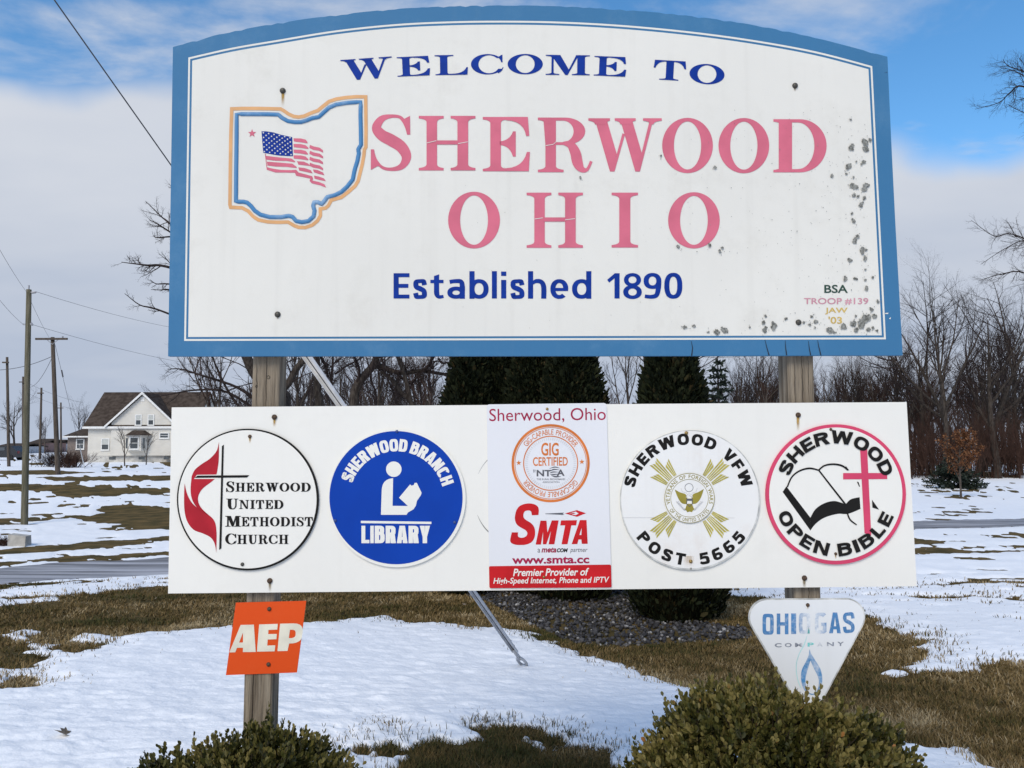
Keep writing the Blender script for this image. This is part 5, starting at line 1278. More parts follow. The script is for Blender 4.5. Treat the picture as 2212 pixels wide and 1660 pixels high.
# far wood: one hazy mass of trunks and twigs
def merged(base, places, name, m):
    Vs, Fs, off = [], [], 0
    arrs = []
    for me in base:
        v = np.empty(len(me.vertices)*3, np.float32); me.vertices.foreach_get('co', v); v = v.reshape(-1, 3)
        f = np.empty(len(me.loops), np.int32); me.loops.foreach_get('vertex_index', f); f = f.reshape(-1, 4); arrs.append((v, f))
    for x, y, z, s_, a in places:
        for v, f in arrs:
            c_, n_ = math.cos(a), math.sin(a)
            Vs.append(np.stack([(v[:, 0]*c_-v[:, 1]*n_)*s_+x, (v[:, 0]*n_+v[:, 1]*c_)*s_+y, v[:, 2]*s_+z], 1)); Fs.append(f+off); off += len(v)
    return mesh_np(name, np.concatenate(Vs), np.concatenate(Fs), m)
LOWT = tree_mesh(55, 11, 0.20, bark_d, twig_d, segs=[3,3,2,1], kids=[9,6,4], sides=[3,3,3,3], wob=[.07,.13,.17,.2], trop=[.03,.08,.06,.03], ang=[.5,.6,.6], tip=[.3,.3,.3,.4], wood=0, len=[.5,.5,.5])
rg = np.random.default_rng(3); pl_ = []
for i in range(230):
    px = rg.uniform(560, 2330) if i > 25 else rg.uniform(380, 560); Y = rg.uniform(78, 125)
    if px < 560: Y += 30
    x, y, z = foot_at(px, Y); pl_.append((x, y, z, rg.uniform(.8, 1.25)*(1.15 if px > 1900 else 1.0), rg.uniform(0, 6.28)))
far_m = mat('far_twigs', (0.055, 0.045, 0.045), 0.95, scale=0.05, rgb2=(0.085, 0.065, 0.058), spec=0.05)
tag(obj('far_wood', merged(LOWT, pl_, 'far_wood', far_m)), 'distant bare wood reading as one grey brown mass', 'wood', kind='stuff')
# thicket at the foot of the wood: dense reddish brush
BR = Tubes(); rg = np.random.default_rng(9)
cfgb = dict(TREE); cfgb.update(segs=[3,2,1], kids=[7,4], wob=[.14,.2,.25], trop=[.03,.03,.02], tip=[.4,.4,.5], sides=[3,3,3], ang=[.6,.7], len=[.45,.5], rad=[.6,.6], wood=9); cfgb['from'] = [.2,.2]
for i in range(1150):
    px = rg.uniform(1940, 2330); Y = rg.uniform(56, 65)
    if i % 2 == 0: px = rg.uniform(1560, 1980)
    x, y, z = foot_at(px, Y); d = np.array([rg.normal(0,.25), rg.normal(0,.2), 1.0]); d /= np.linalg.norm(d)
    grow(rg, BR, BR, np.array([x, y, z]), d, (rg.uniform(2.0, 5.2) if i % 2 else rg.uniform(.5, 2.0)), rg.uniform(.012, .032), 0, cfgb)
tag(obj('thicket', BR.mesh('thicket', twig_r)), 'dense reddish brown brush along the edge of the wood', 'brush', kind='stuff')

# ---- foliage made of many small faces
def leafy(name, V0, F0, pos, dirs, size, m, tint, rg, roll=True):
    """copies of a small leaf V0 (x across, y along, z up) at pos, pointing along dirs"""
    n_ = len(pos); d = dirs/np.linalg.norm(dirs, axis=1)[:, None]
    r_ = rg.normal(size=(n_, 3)); a = np.cross(d, r_); a /= np.linalg.norm(a, axis=1)[:, None]; b = np.cross(a, d)
    V = pos[:, None] + (a[:, None]*V0[None, :, 0:1] + d[:, None]*V0[None, :, 1:2] + b[:, None]*V0[None, :, 2:3])*size[:, None, None]
    Fs = (np.arange(n_)[:, None, None]*len(V0) + F0[None]).reshape(-1, F0.shape[1])
    return mesh_np(name, V.reshape(-1, 3), Fs, m, tint=np.repeat(tint, len(V0)))
LEAF_V = np.array([(0,0,0),(.28,.40,.10),(.25,.76,.10),(0,1,.02),(-.25,.76,.10),(-.28,.40,.10)])
LEAF_F = np.array([(0,1,2,3),(0,3,4,5)])
SPRAY_V = np.array([(0,0,0),(.22,.35,.05),(.16,.8,0),(0,1,.04),(-.16,.75,0),(-.24,.3,.05)]); SPRAY_F = np.array([(0,1,5),(1,2,4),(1,4,5),(2,3,4)])
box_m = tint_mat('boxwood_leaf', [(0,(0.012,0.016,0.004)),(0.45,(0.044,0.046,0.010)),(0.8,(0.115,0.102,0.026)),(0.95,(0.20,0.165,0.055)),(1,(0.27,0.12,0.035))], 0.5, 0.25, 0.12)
stem_m = mat('boxwood_stem', (0.05, 0.036, 0.02), 0.9)
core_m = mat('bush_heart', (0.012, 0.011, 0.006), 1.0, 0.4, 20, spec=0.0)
def boxwood(label, c, rx, ry, h, seed, nsprig, pw=2.4, bias=0.0):
    rg = np.random.default_rng(seed); t = thing('boxwood_shrub', label, 'shrub', (c[0], c[1], 0.0))
    u = rg.normal(size=(nsprig, 3)); u[:, 2] = np.abs(u[:, 2]); u /= np.linalg.norm(u, axis=1)[:, None]
    pn = np.sum(np.abs(u)**pw, axis=1)**(-1/pw)
    lump = 1 + 0.16*fbm(u[:, 0]*3.3+seed, u[:, 1]*3.3+u[:, 2]*2, 3)
    k_ = (pn*lump*rg.uniform(0.78, 1.0, nsprig)**0.6)[:, None]
    base = u*k_*np.array([rx, ry, h])*0.94 + np.array([0, 0, 0.0]); keep = base[:, 2] > 0.03; base, u = base[keep], u[keep]
    n_ = len(base); outd = u/np.array([rx, ry, h]); outd /= np.linalg.norm(outd, axis=1)[:, None]
    sd = outd*0.75 + np.array([0, 0, 0.65]) + rg.normal(0, .22, (n_, 3)); sd /= np.linalg.norm(sd, axis=1)[:, None]
    sl = rg.uniform(.03, .065, n_)*np.where(rg.random(n_) < .05, 1.7, 1)
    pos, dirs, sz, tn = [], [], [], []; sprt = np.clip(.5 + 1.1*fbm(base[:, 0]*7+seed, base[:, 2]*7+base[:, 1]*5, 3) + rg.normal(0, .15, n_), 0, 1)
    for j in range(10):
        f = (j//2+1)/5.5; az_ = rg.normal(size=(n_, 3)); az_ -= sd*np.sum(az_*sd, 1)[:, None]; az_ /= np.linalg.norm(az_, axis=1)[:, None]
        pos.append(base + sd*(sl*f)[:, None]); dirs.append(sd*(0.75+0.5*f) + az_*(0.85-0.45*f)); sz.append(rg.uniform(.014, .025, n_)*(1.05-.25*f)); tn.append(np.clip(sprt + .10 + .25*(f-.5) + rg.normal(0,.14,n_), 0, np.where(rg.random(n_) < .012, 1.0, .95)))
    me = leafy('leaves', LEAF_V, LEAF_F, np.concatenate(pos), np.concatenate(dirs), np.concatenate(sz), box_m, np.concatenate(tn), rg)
    tag(obj('foliage', me, t), kind='stuff')
    st_ = Tubes()
    for i in range(0, n_, 3): st_.add([base[i] - outd[i]*.05, base[i], base[i] + sd[i]*sl[i]*.9], [.0016, .0013, .0008], 3)
    for i in range(14):
        e = base[rg.integers(n_)]; st_.add([np.array([rg.normal(0,.03), rg.normal(0,.03), -0.05]), e*.45, e*.9], [.012,.008,.004], 5)
    obj('stems', st_.mesh('stems', stem_m), t)
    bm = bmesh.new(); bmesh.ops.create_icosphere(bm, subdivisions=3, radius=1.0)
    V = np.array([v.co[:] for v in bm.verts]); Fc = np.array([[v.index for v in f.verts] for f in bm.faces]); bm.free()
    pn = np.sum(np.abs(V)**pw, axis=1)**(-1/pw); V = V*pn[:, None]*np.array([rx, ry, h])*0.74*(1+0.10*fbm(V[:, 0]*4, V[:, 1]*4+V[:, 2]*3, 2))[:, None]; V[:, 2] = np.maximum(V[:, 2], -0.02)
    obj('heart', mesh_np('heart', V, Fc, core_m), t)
    return t
boxwood('low green boxwood shrub at the foot of the left post', (-0.775, 2.30), .51, .42, .752, 31, 5600, 2.4)
boxwood('larger olive boxwood shrub at the foot of the right post', (0.735, 2.28), .615, .46, .915, 32, 8200, 2.1)

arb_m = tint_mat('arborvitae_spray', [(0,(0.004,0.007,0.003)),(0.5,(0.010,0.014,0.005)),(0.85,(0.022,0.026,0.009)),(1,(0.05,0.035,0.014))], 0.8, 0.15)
def arbor_mesh(seed, H_, Rm, n_, conical):
    rg = np.random.default_rng(seed); z = rg.random(n_)**0.85; a = rg.uniform(0, 6.2832, n_)
    prof = np.where(z < .18, .72+.28*np.sqrt(np.clip(z/.18, 0, 1)), (1-((z-.18)/.82)**conical))
    r_ = prof*Rm*(1+.34*fbm(a*2.2+seed, z*11, 4)*2)*rg.uniform(.82, 1.08, n_)
    pos = np.stack([np.cos(a)*r_, np.sin(a)*r_, .05 + z*H_], 1); d = np.stack([np.cos(a)*.7, np.sin(a)*.7, np.full(n_, 1.0)], 1) + rg.normal(0, .35, (n_, 3))
    fol = leafy('foliage', SPRAY_V, SPRAY_F, pos, d, rg.uniform(.04, .10, n_)*np.where(rg.random(n_) < .08, 1.6, 1), arb_m, np.clip(rg.normal(.5, .25, n_), 0, 1), rg)
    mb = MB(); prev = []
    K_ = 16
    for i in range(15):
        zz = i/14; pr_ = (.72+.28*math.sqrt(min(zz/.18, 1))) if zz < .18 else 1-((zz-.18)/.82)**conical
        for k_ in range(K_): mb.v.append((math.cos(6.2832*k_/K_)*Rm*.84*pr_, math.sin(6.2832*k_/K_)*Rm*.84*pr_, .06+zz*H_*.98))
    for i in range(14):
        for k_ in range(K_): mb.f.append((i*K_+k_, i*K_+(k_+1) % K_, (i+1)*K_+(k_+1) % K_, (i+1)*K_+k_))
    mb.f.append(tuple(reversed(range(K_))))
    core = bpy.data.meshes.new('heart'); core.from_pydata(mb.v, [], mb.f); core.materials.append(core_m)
    tk = MB().tube([(0,0,-.2),(0,0,H_*.5)], [.07,.04], 7); tm = bpy.data.meshes.new('trunk'); tm.from_pydata(tk.v, [], tk.f); tm.materials.append(bark_d)
    return [('crown', fol), ('heart', core), ('trunk', tm)]
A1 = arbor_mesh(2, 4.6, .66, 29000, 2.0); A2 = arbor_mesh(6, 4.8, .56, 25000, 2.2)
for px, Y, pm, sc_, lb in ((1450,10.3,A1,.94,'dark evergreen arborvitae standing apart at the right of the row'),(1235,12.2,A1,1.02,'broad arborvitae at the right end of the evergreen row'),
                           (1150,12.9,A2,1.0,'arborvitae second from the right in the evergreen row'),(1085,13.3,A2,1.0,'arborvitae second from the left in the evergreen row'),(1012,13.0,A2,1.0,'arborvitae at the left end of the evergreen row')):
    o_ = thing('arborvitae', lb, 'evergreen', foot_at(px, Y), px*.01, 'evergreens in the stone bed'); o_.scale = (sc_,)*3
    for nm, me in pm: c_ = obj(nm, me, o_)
# spruces: whorled drooping branches with needle tufts
need_m = tint_mat('spruce_needle', [(0,(0.008,0.014,0.010)),(1,(0.035,0.048,0.036))], 0.8, 0.15)
def spruce_mesh(seed, H_, Rm, whorls, per):
    rg = np.random.default_rng(seed); tk = Tubes(); pos, d_ = [], []
    tk.add(np.array([(0,0,-.1),(0,0,H_*.5),(0,0,H_)]), [.09*H_/4,.05*H_/4,.01], 6)
    for i in range(whorls):
        f = i/whorls; z = H_*(.04+.94*f); L_ = Rm*(1-f)**.8+.06
        for j in range(per):
            a = rg.uniform(0, 6.28); ln = L_*rg.uniform(.75, 1.12); t = np.linspace(0, 1, 5)
            pts = np.stack([np.cos(a)*ln*t, np.sin(a)*ln*t, z + ln*(-.25*t+.28*t*t)], 1); tk.add(pts, [.012,.01,.008,.006,.003], 3)
            k_ = max(6, int(ln*34)); tt = rg.uniform(.12, 1, k_); q_ = np.stack([np.cos(a)*ln*tt, np.sin(a)*ln*tt, z + ln*(-.25*tt+.28*tt*tt)], 1); sd_ = rg.normal(0, 1, (k_, 3))*.5
            pos.append(q_); d_.append(np.stack([np.cos(a)*np.ones(k_), np.sin(a)*np.ones(k_), np.zeros(k_)], 1)*.7 + sd_)
    pos = np.concatenate(pos); d_ = np.concatenate(d_); n_ = len(pos)
    fol = leafy('needles', SPRAY_V, SPRAY_F, pos, d_, rg.uniform(.10, .22, n_), need_m, rg.random(n_), rg)
    return [('trunk', tk.mesh('trunk', bark_d)), ('crown', fol)]
SPa = spruce_mesh(4, 2.1, 1.75, 15, 11); SPb = spruce_mesh(12, 6.2, 1.5, 24, 8)
for px, Y, pm, sc_, lb in ((2054,46,SPa,.98,'low dark blue spruce behind the copper leaved sapling'),(1553,26,SPb,.95,'narrow spruce between the evergreens and the right post'),(1838,60,SPb,.95,'dark cedar among the bare trees right of the right post')):
    o_ = thing('spruce', lb, 'spruce', foot_at(px, Y), px*.013); o_.scale = (sc_,)*3
    for nm, me in pm: obj(nm, me, o_)
# young oak keeping its copper leaves
oak = thing('oak_sapling', 'young oak sapling holding copper brown leaves in the snow', 'tree', foot_at(2068, 38.5))
YT = tree_mesh(61, 4.9, .055, bark_g, twig_r, segs=[5,5,4,3], kids=[14,6,4], trop=[.0,.06,.05,.03], ang=[.7,.6,.6], tip=[.3,.3,.3,.4], sides=[7,4,3,3], wob=[.03,.10,.15,.2], len=[.34,.5,.5])
obj('trunk', YT[0], oak); obj('crown', YT[1], oak)
rg = np.random.default_rng(77); v = np.empty(len(YT[1].vertices)*3, np.float32); YT[1].vertices.foreach_get('co', v); v = v.reshape(-1, 3); v = v[v[:, 2] < 3.4]
pk = v[rg.integers(len(v), size=2600)] + rg.normal(0, .06, (2600, 3))
oak_m = tint_mat('oak_leaf', [(0,(0.070,0.028,0.014)),(0.6,(0.17,0.070,0.030)),(1,(0.30,0.15,0.07))], 0.8, 0.2, 0.2)
tag(obj('leaves', leafy('leaves', LEAF_V, LEAF_F, pk, rg.normal(size=(2600, 3)) - np.array([0,0,.6]), rg.uniform(.06, .13, 2600), oak_m, rg.random(2600), rg), oak), kind='stuff')
# hedges and brush at the left
for px, Y, sx, sy, lb in ((128,66,1.5,1.0,'dark rounded evergreen bush between the pole and the grey annex'),(155,64,.9,.85,'small reddish bush left of the grey annex')):
    o_ = thing('garden_bush', lb, 'bush', foot_at(px, Y)); Tb = Tubes(); rg = np.random.default_rng(px)
    for i in range(80):
        d = np.array([rg.normal(0,.5), rg.normal(0,.5), 1.0]); d /= np.linalg.norm(d)
        grow(rg, Tb, Tb, np.array([rg.normal(0,.5*sx), rg.normal(0,.3), 0]), d, rg.uniform(.9,1.9)*sy, .02, 0, cfgb)
    obj('branches', Tb.mesh('branches', twig_d if sx > 1 else twig_r), o_)
# ================================================================== things beyond the sign
pole_m = mat('pole_wood', (0.085, 0.080, 0.052), 0.9, scale=4, rgb2=(0.17, 0.155, 0.11), bump=0.5, bscale=20, stretch=(6, 6, .4), spec=0.1)
pole_d = mat('pole_dark', (0.060, 0.048, 0.038), 0.9, scale=4, rgb2=(0.12, 0.098, 0.08), bump=0.5, bscale=20, stretch=(6, 6, .4), spec=0.1)
gal = mat('galvanised', (0.38, 0.39, 0.41), 0.45, 0.15, 25, metal=0.5); wire_m = mat('wire', (0.05, 0.05, 0.055), 0.6); porc = mat('porcelain', (0.30, 0.30, 0.32), 0.3)
def pole(label, top, base_px, Y, r0_, r1_, m, group='utility poles along the street'):
    b = gpt(*base_px); b = at(base_px[0], base_px[1], Y); tp = at(top[0], top[1], Y); gz_ = float(ground_z(b.x, b.y))
    p_ = thing('utility_pole', label, 'utility pole', (b.x, b.y, gz_), 0, group)
    loc = lambda v: tuple(Vector(v) - Vector((b.x, b.y, gz_)))
    MB().tube([(0,0,-.5), (0,0,0), tuple((Vector(loc(tp)))*.5), loc(tp)], [r0_, r0_, (r0_+r1_)/2, r1_], 12).build('shaft', m, p_, True)
    return p_, loc, tp
def at_s(px, py, Y): return at(px, py, Y)
YP = 27.6
p_, loc, tp = pole('tall greenish utility pole rising from the snow at left', (62.5,626), (53,1125), YP, .115, .085, pole_m)
MB().tube([loc(at(62.5,627,YP)), loc(at(62.5,617,YP))], [.02,.03], 8).build('top_insulator', porc, p_)
mb = MB(); mb.tube([loc(at(64,632,YP)), loc(at(70,632.5,YP)), loc(at(76,632,YP)), loc(at(79,631,YP))], [.02,.045,.04,.015], 8); mb.build('insulator', porc, p_)
MB().tube([loc(at(50,701,YP)), loc(at(71,702,YP))], .03, 6).build('crosspiece', gal, p_); MB().tube([loc(at(67,699,YP)), loc(at(71,703,YP))], [.05,.03], 8).build('insulator', porc, p_)
Y2 = 52.0
p2, loc2, tp2 = pole('second utility pole with a wooden crossarm near the house', (113.5,729), (125,1024), Y2, .16, .12, pole_d)
a, b = Vector(loc2(at(80,733.5,Y2))), Vector(loc2(at(148.5,732,Y2)))
MB().box(a.x, b.x, -.22, -.10, a.z-.06, a.z+.07).build('crossarm', pole_d, p2)
MB().tube([loc2(at(102,735,Y2-.2)), loc2(at(113,744,Y2-.2)), loc2(at(125,735,Y2-.2))], .025, 5).build('brace', gal, p2)
MB().tube([loc2(at(135.5,731,Y2)), loc2(at(135.5,727,Y2))], [.04,.06], 6).build('insulator', porc, p2)
for lb, tpx, bpx, Y, r_ in (('slim utility pole at the far left edge of the photo', (15.3,772), (19.5,1001), 66, .13), ('utility pole between the crossarm pole and the tall pole', (89.5,838), (86,998), 95, .15),
                            ('short distant utility pole right of the crossarm pole', (131.5,870), (132,985), 120, .15), ('distant utility pole hidden behind the tall greenish pole', (50,814), (50,992), 100, .16)):
    q_, lq, _ = pole(lb, tpx, bpx, Y, r_, r_*.75, pole_d)
    c0 = Vector(lq(at(tpx[0]-6, tpx[1]+12, Y))); c1 = Vector(lq(at(tpx[0]+7, tpx[1]+12, Y)))
    MB().box(c0.x, c1.x, -.3, -.16, c0.z-.06, c0.z+.06).build('crossarm', pole_d, q_)
def wire(label, a, b, sag, r_=.009, grp='overhead wires'):
    r_ *= 0.62; a, b = Vector(a), Vector(b); mid = [a.lerp(b, i/14) - Vector((0,0,sag*4*(i/14)*(1-i/14))) for i in range(15)]
    o_ = MB().tube(mid, r_, 5).build('overhead_wire', wire_m); tag(o_, label, 'wire', grp); return o_
wire('upper wire from the tall pole up to the left edge', at(58,632,YP), at(-60,430,15), .1, .008)
wire('lower wire from the tall pole up to the left edge', at(50,701,YP), at(-60,570,15), .1, .008)
wire('upper wire running from the tall pole right behind the sign', at(79,631,YP), at(480,723,46), .25, .010)
wire('lower wire running from the tall pole right behind the sign', at(71,702,YP), at(480,796,46), .2, .010)
wire('wire dropping from the tall pole towards the crossarm pole', at(66,650,YP), at(113,740,Y2), .1, .010)
wire('dark cable sagging left from the crossarm pole', at(111,771,Y2), at(-20,800,52), .25, .030)
wire('cable curving down left from the crossarm pole', at(112,774,Y2), at(50,832,70), .9, .026)
wire('long wire beyond the crossarm pole going down to the house', at(60,828,64), at(178,870,78), .2, .016)
wire('thin service wire above the street at far left', at(60,850,80), at(165,885,80), .2, .016)
# guy of the crossarm pole
g_ = thing('guy_wire', 'thin guy wire of the crossarm pole with white marker at its foot', 'guy wire', gpt(183,1013))
lg = lambda v: tuple(Vector(v) - g_.location)
MB().tube([lg(at(119,745,Y2)), (0,0,0)], .012, 5).build('strand', wire_m, g_)
pa, pb = at(171,960,55), at(183,1013,53); MB().tube([lg(pa), (0,0,0)], .035, 6).build('marker', mat('guard_white', (.6,.6,.58), .6), g_)
MB().tube([lg(at(133,800,Y2)), lg(at(136,815,Y2))], [.05,.05], 6).build('strain_insulator', wire_m, g_)

# ---- guy wire with its guard, passing behind the sign to an anchor in the snow
A = gpt(1143, 1452); G = at(700, 825, 4.45); dr = (G - A).normalized()
gw = thing('guy_wire', 'galvanised guy wire with half round guard anchored in the snow behind the boards', 'guy wire', A)
top = A + dr*11.0
MB().tube([tuple(dr*.30), tuple(top - A)], .0028, 8).build('strand', wire_m, gw, True)
# guard: open half round channel
mb = MB(); s_ = dr; v_ = Vector((0,0,1)); side = s_.cross(v_).normalized(); upd = side.cross(s_).normalized()
L0, L1 = .36, 4.3; nseg = 10; r_ = .027
for L_ in (L0, L1):
    for sc_ in (1.0, .86):
        for k_ in range(nseg+1):
            an = math.pi*(-.12+1.24*k_/nseg); mb.v.append(tuple(s_*L_ + side*math.cos(an)*r_*sc_ + upd*math.sin(an)*r_*sc_))
n_ = nseg+1
for k_ in range(nseg):
    mb.f += [(k_, k_+1, 2*n_+k_+1, 2*n_+k_), (n_+k_, 3*n_+k_, 3*n_+k_+1, n_+k_+1), (k_, n_+k_, n_+k_+1, k_+1), (2*n_+k_, 2*n_+k_+1, 3*n_+k_+1, 3*n_+k_)]
mb.f += [(0, 2*n_, 3*n_, n_), (nseg, n_+nseg, 3*n_+nseg, 2*n_+nseg)]
guard_m = mat('guard_grey', (0.60, 0.61, 0.63), 0.5, 0.12, 12, bump=.1)
mb.build('guard', guard_m, gw, True)
for d_ in (.42, .50): 
    mb = MB(); c_ = s_*d_ + upd*(r_+.003); mb.tube([tuple(c_ - upd*.004), tuple(c_ + upd*.006)], .006, 8); mb.build('bolt', dark_m, gw)
# wire clip, eye and rod
MB().tube([tuple(s_*.24), tuple(s_*.40)], .016, 8).build('clamp', gal, gw, True)
mb = MB(); eye = []
for k_ in range(17):
    an = 2*math.pi*k_/16; eye.append(tuple(s_*(.19 + .075*math.cos(an)) + side*(.036*math.sin(an)) ))
mb.tube(eye, .0125, 8, False).build('anchor_eye', gal, gw, True)
MB().tube([tuple(s_*.125), tuple(s_*-.25)], .013, 8).build('anchor_rod', gal, gw, True)
MB().tube([tuple(s_*.09), tuple(s_*.125)], .02, 6).build('nut', gal, gw)

# ---- the white house
YH = 80.0
def siding(name, c1, c2, step=0.16):
    m = mat(name, c1, .7, .05, 1.0, spec=.2); t = m.node_tree; b = t.nodes['Principled BSDF']
    co = t.nodes['Texture Coordinate']; sx = N(t, 'ShaderNodeSeparateXYZ'); t.links.new(co.outputs['Object'], sx.inputs[0])
    fr = math_node(t, 'FRACT', math_node(t, 'DIVIDE', sx.outputs['Z'], step)); bp = N(t, 'ShaderNodeBump'); bp.inputs['Strength'].default_value = .8; bp.inputs['Distance'].default_value = .03
    t.links.new(fr, bp.inputs['Height']); t.links.new(bp.outputs[0], b.inputs['Normal']); return m
sid_w = siding('siding_white', (.66,.635,.575), None); sid_g = siding('siding_taupe', (.20,.165,.145), None)
shing = mat('shingle_brown', (.045,.034,.027), .95, scale=2.5, rgb2=(.085,.066,.054), bump=.5, bscale=10, spec=.1); trim = mat('trim_white', (.72,.72,.70), .6); glass = mat('window_glass', (.05,.06,.065), .08, .3, 1.0, spec=.8)
blind = mat('blind', (.45,.47,.45), .7); found = mat('foundation', (.50,.49,.46), .9, .15, 3)
h0 = at(190, 995, YH); hz = float(ground_z(h0.x, YH)) - .05
house = thing('white_house', 'white sided house with brown roof and front gable behind the yard', 'house', (h0.x, YH, hz))
S_ = YH/FOC
def hx(px): return at(px, 950, YH).x - h0.x
def hzv(py): return at(300, py, YH).z - hz
x0, x1 = hx(190), hx(421); ze, zr = hzv(921), hzv(843); zf = hzv(985); DP_ = 7.0
def gable_roof(parent, xa, xb, ya, yb, ze_, zr_, th, m, name='roof'):
    """ridge along x"""
    ym = (ya+yb)/2; mb = MB()
    mb.add([(xa,ya,ze_),(xb,ya,ze_),(xb,ym,zr_),(xa,ym,zr_),(xa,ya,ze_-th),(xb,ya,ze_-th),(xb,ym,zr_-th),(xa,ym,zr_-th)], [(0,1,2,3),(7,6,5,4),(0,4,5,1),(1,5,6,2),(3,7,4,0)])
    mb.add([(xa,yb,ze_),(xb,yb,ze_),(xb,ym,zr_),(xa,ym,zr_),(xa,yb,ze_-th),(xb,yb,ze_-th),(xb,ym,zr_-th),(xa,ym,zr_-th)], [(3,2,1,0),(4,5,6,7),(1,5,4,0),(2,6,5,1),(0,4,7,3)])
    return mb.build(name, m, parent)
mb = MB(); ym = DP_/2
mb.add([(x0,0,zf),(x1,0,zf),(x1,0,ze),(x0,0,ze),(x0,DP_,zf),(x1,DP_,zf),(x1,DP_,ze),(x0,DP_,ze),(x0,ym,zr-.15),(x1,ym,zr-.15)], [(0,1,2,3),(5,4,7,6),(1,5,6,9,2),(4,0,3,8,7)])
wall = mb.build('wall', sid_w, house)
MB().box(x0+.02, x1-.02, .03, DP_-.03, -.4, zf+.02).build('foundation', found, house)
roof = gable_roof(house, hx(183), hx(424.5), -.45, DP_+.45, ze-.02, zr, .18, shing)
MB().box(hx(183)-.02, hx(424.5)+.02, -.50, -.452, ze-.26, ze-.03).build('fascia', trim, house)
# front gable, flush with the facade but a little proud
gxl, gxr, gp = hx(231), hx(389), hx(310); zt = hzv(848); zb_ = hzv(921)
mb = MB(); mb.add([(hx(243),-.30,zf+.02),(hx(377),-.30,zf+.02),(hx(377),-.30,zb_+.35),(gp,-.30,zt-.25),(hx(243),-.30,zb_+.35),(hx(243),.5,zf+.02),(hx(377),.5,zf+.02),(hx(377),.5,zb_+.35),(gp,ym,zt-.25),(hx(243),.5,zb_+.35)],
                  [(0,1,2,3,4),(0,4,9,5),(1,6,7,2)])
mb.build('gable_wall', sid_w, house)
mb = MB()
for sgn, xe in ((-1, gxl), (1, gxr)):
    a_, b_ = (xe,-.62,zb_), (gp,-.62,zt); c_, d_ = (gp,ym,zt), (xe,.35,zb_)
    vs_ = [a_, b_, c_, d_] + [(p[0], p[1], p[2]-.16) for p in (a_, b_, c_, d_)]; mb.add(vs_, [(0,1,2,3) if sgn < 0 else (3,2,1,0), (7,6,5,4) if sgn < 0 else (4,5,6,7), (0,4,5,1), (3,7,4,0)])
mb.build('gable_roof', shing, house)
for sgn, xe in ((-1, gxl), (1, gxr)):
    mb = MB(); w = .20; mb.add([(xe,-.645,zb_+.02),(gp,-.645,zt+.03),(gp,-.645,zt-.24),(xe+sgn*-.0,-.645,zb_-.22),(xe,-.60,zb_+.02),(gp,-.60,zt+.03),(gp,-.60,zt-.24),(xe,-.60,zb_-.22)], [(0,1,2,3),(7,6,5,4),(0,4,5,1),(3,2,6,7),(0,3,7,4)])
    mb.build('barge_board', trim, house)
def window(parent, px0, px1, py0, py1, y=-.30, dark=True, sash=True):
    xa, xb, za, zb2 = hx(px0), hx(px1), hzv(py1), hzv(py0); fr = .10
    w_ = MB().box(xa-fr, xb+fr, y-.06, y-.004, za-fr, za); w_.box(xa-fr, xb+fr, y-.06, y-.004, zb2, zb2+fr); w_.box(xa-fr, xa, y-.06, y-.004, za, zb2); w_.box(xb, xb+fr, y-.06, y-.004, za, zb2)
    o_ = w_.build('window', trim, parent)
    mid = (za+zb2)/2
    MB().box(xa, xb, y-.03, y-.008, za, mid-.02).build('pane', glass, o_); MB().box(xa, xb, y-.03, y-.008, mid+.02, zb2).build('pane', blind if sash else glass, o_)
    MB().box(xa, xb, y-.045, y-.01, mid-.02, mid+.02).build('sash_bar', trim, o_); MB().box(xa-fr-.04, xb+fr+.04, y-.10, y-.061, za-fr-.04, za-fr+.02).build('sill', trim, o_)
    return o_
window(house, 296, 306, 898, 918); window(house, 323, 333, 898, 918); window(house, 221, 235, 949, 971, -.004)
window(house, 349, 366, 937, 946, -.30, sash=False)
MB().box(hx(305), hx(313), -.34, -.304, hzv(868), hzv(858)).build('vent', trim, house)
for a_, b_, y_ in ((237,251,-.004),(304,317,-.30),(358,369,-.30)): MB().box(hx(a_), hx(b_), y_-.03, y_-.001, hzv(993), hzv(987)).build('basement_window', glass, house)
# bay window with its hipped roof
bay = MB(); bx0, bx1 = hx(279), hx(326); zb0, zb1 = hzv(974), hzv(941)
bay.add([(bx0,-.32,zb0),(bx0+.45,-1.15,zb0),(bx1-.45,-1.15,zb0),(bx1,-.32,zb0),(bx0,-.32,zb1),(bx0+.45,-1.15,zb1),(bx1-.45,-1.15,zb1),(bx1,-.32,zb1)], [(0,1,5,4),(1,2,6,5),(2,3,7,6),(3,2,1,0)])
bay = bay.build('bay_window', sid_w, house)
mb = MB(); e = .3; mb.add([(bx0-e,-.30,zb1),(bx0+.35,-1.5,zb1),(bx1-.35,-1.5,zb1),(bx1+e,-.30,zb1),(bx0+.5,-.30,hzv(930)),(bx1-.5,-.30,hzv(930))], [(0,1,4),(1,2,5,4),(2,3,5),(3,2,1,0)]); mb.build('bay_roof', shing, house)
window(bay, 294, 310, 946, 969, -1.15, sash=False)
for a_, b_ in ((282,287),(317,322)): MB().box(hx(a_), hx(b_), -.98, -.90, hzv(969), hzv(947)).build('pane', glass, bay)
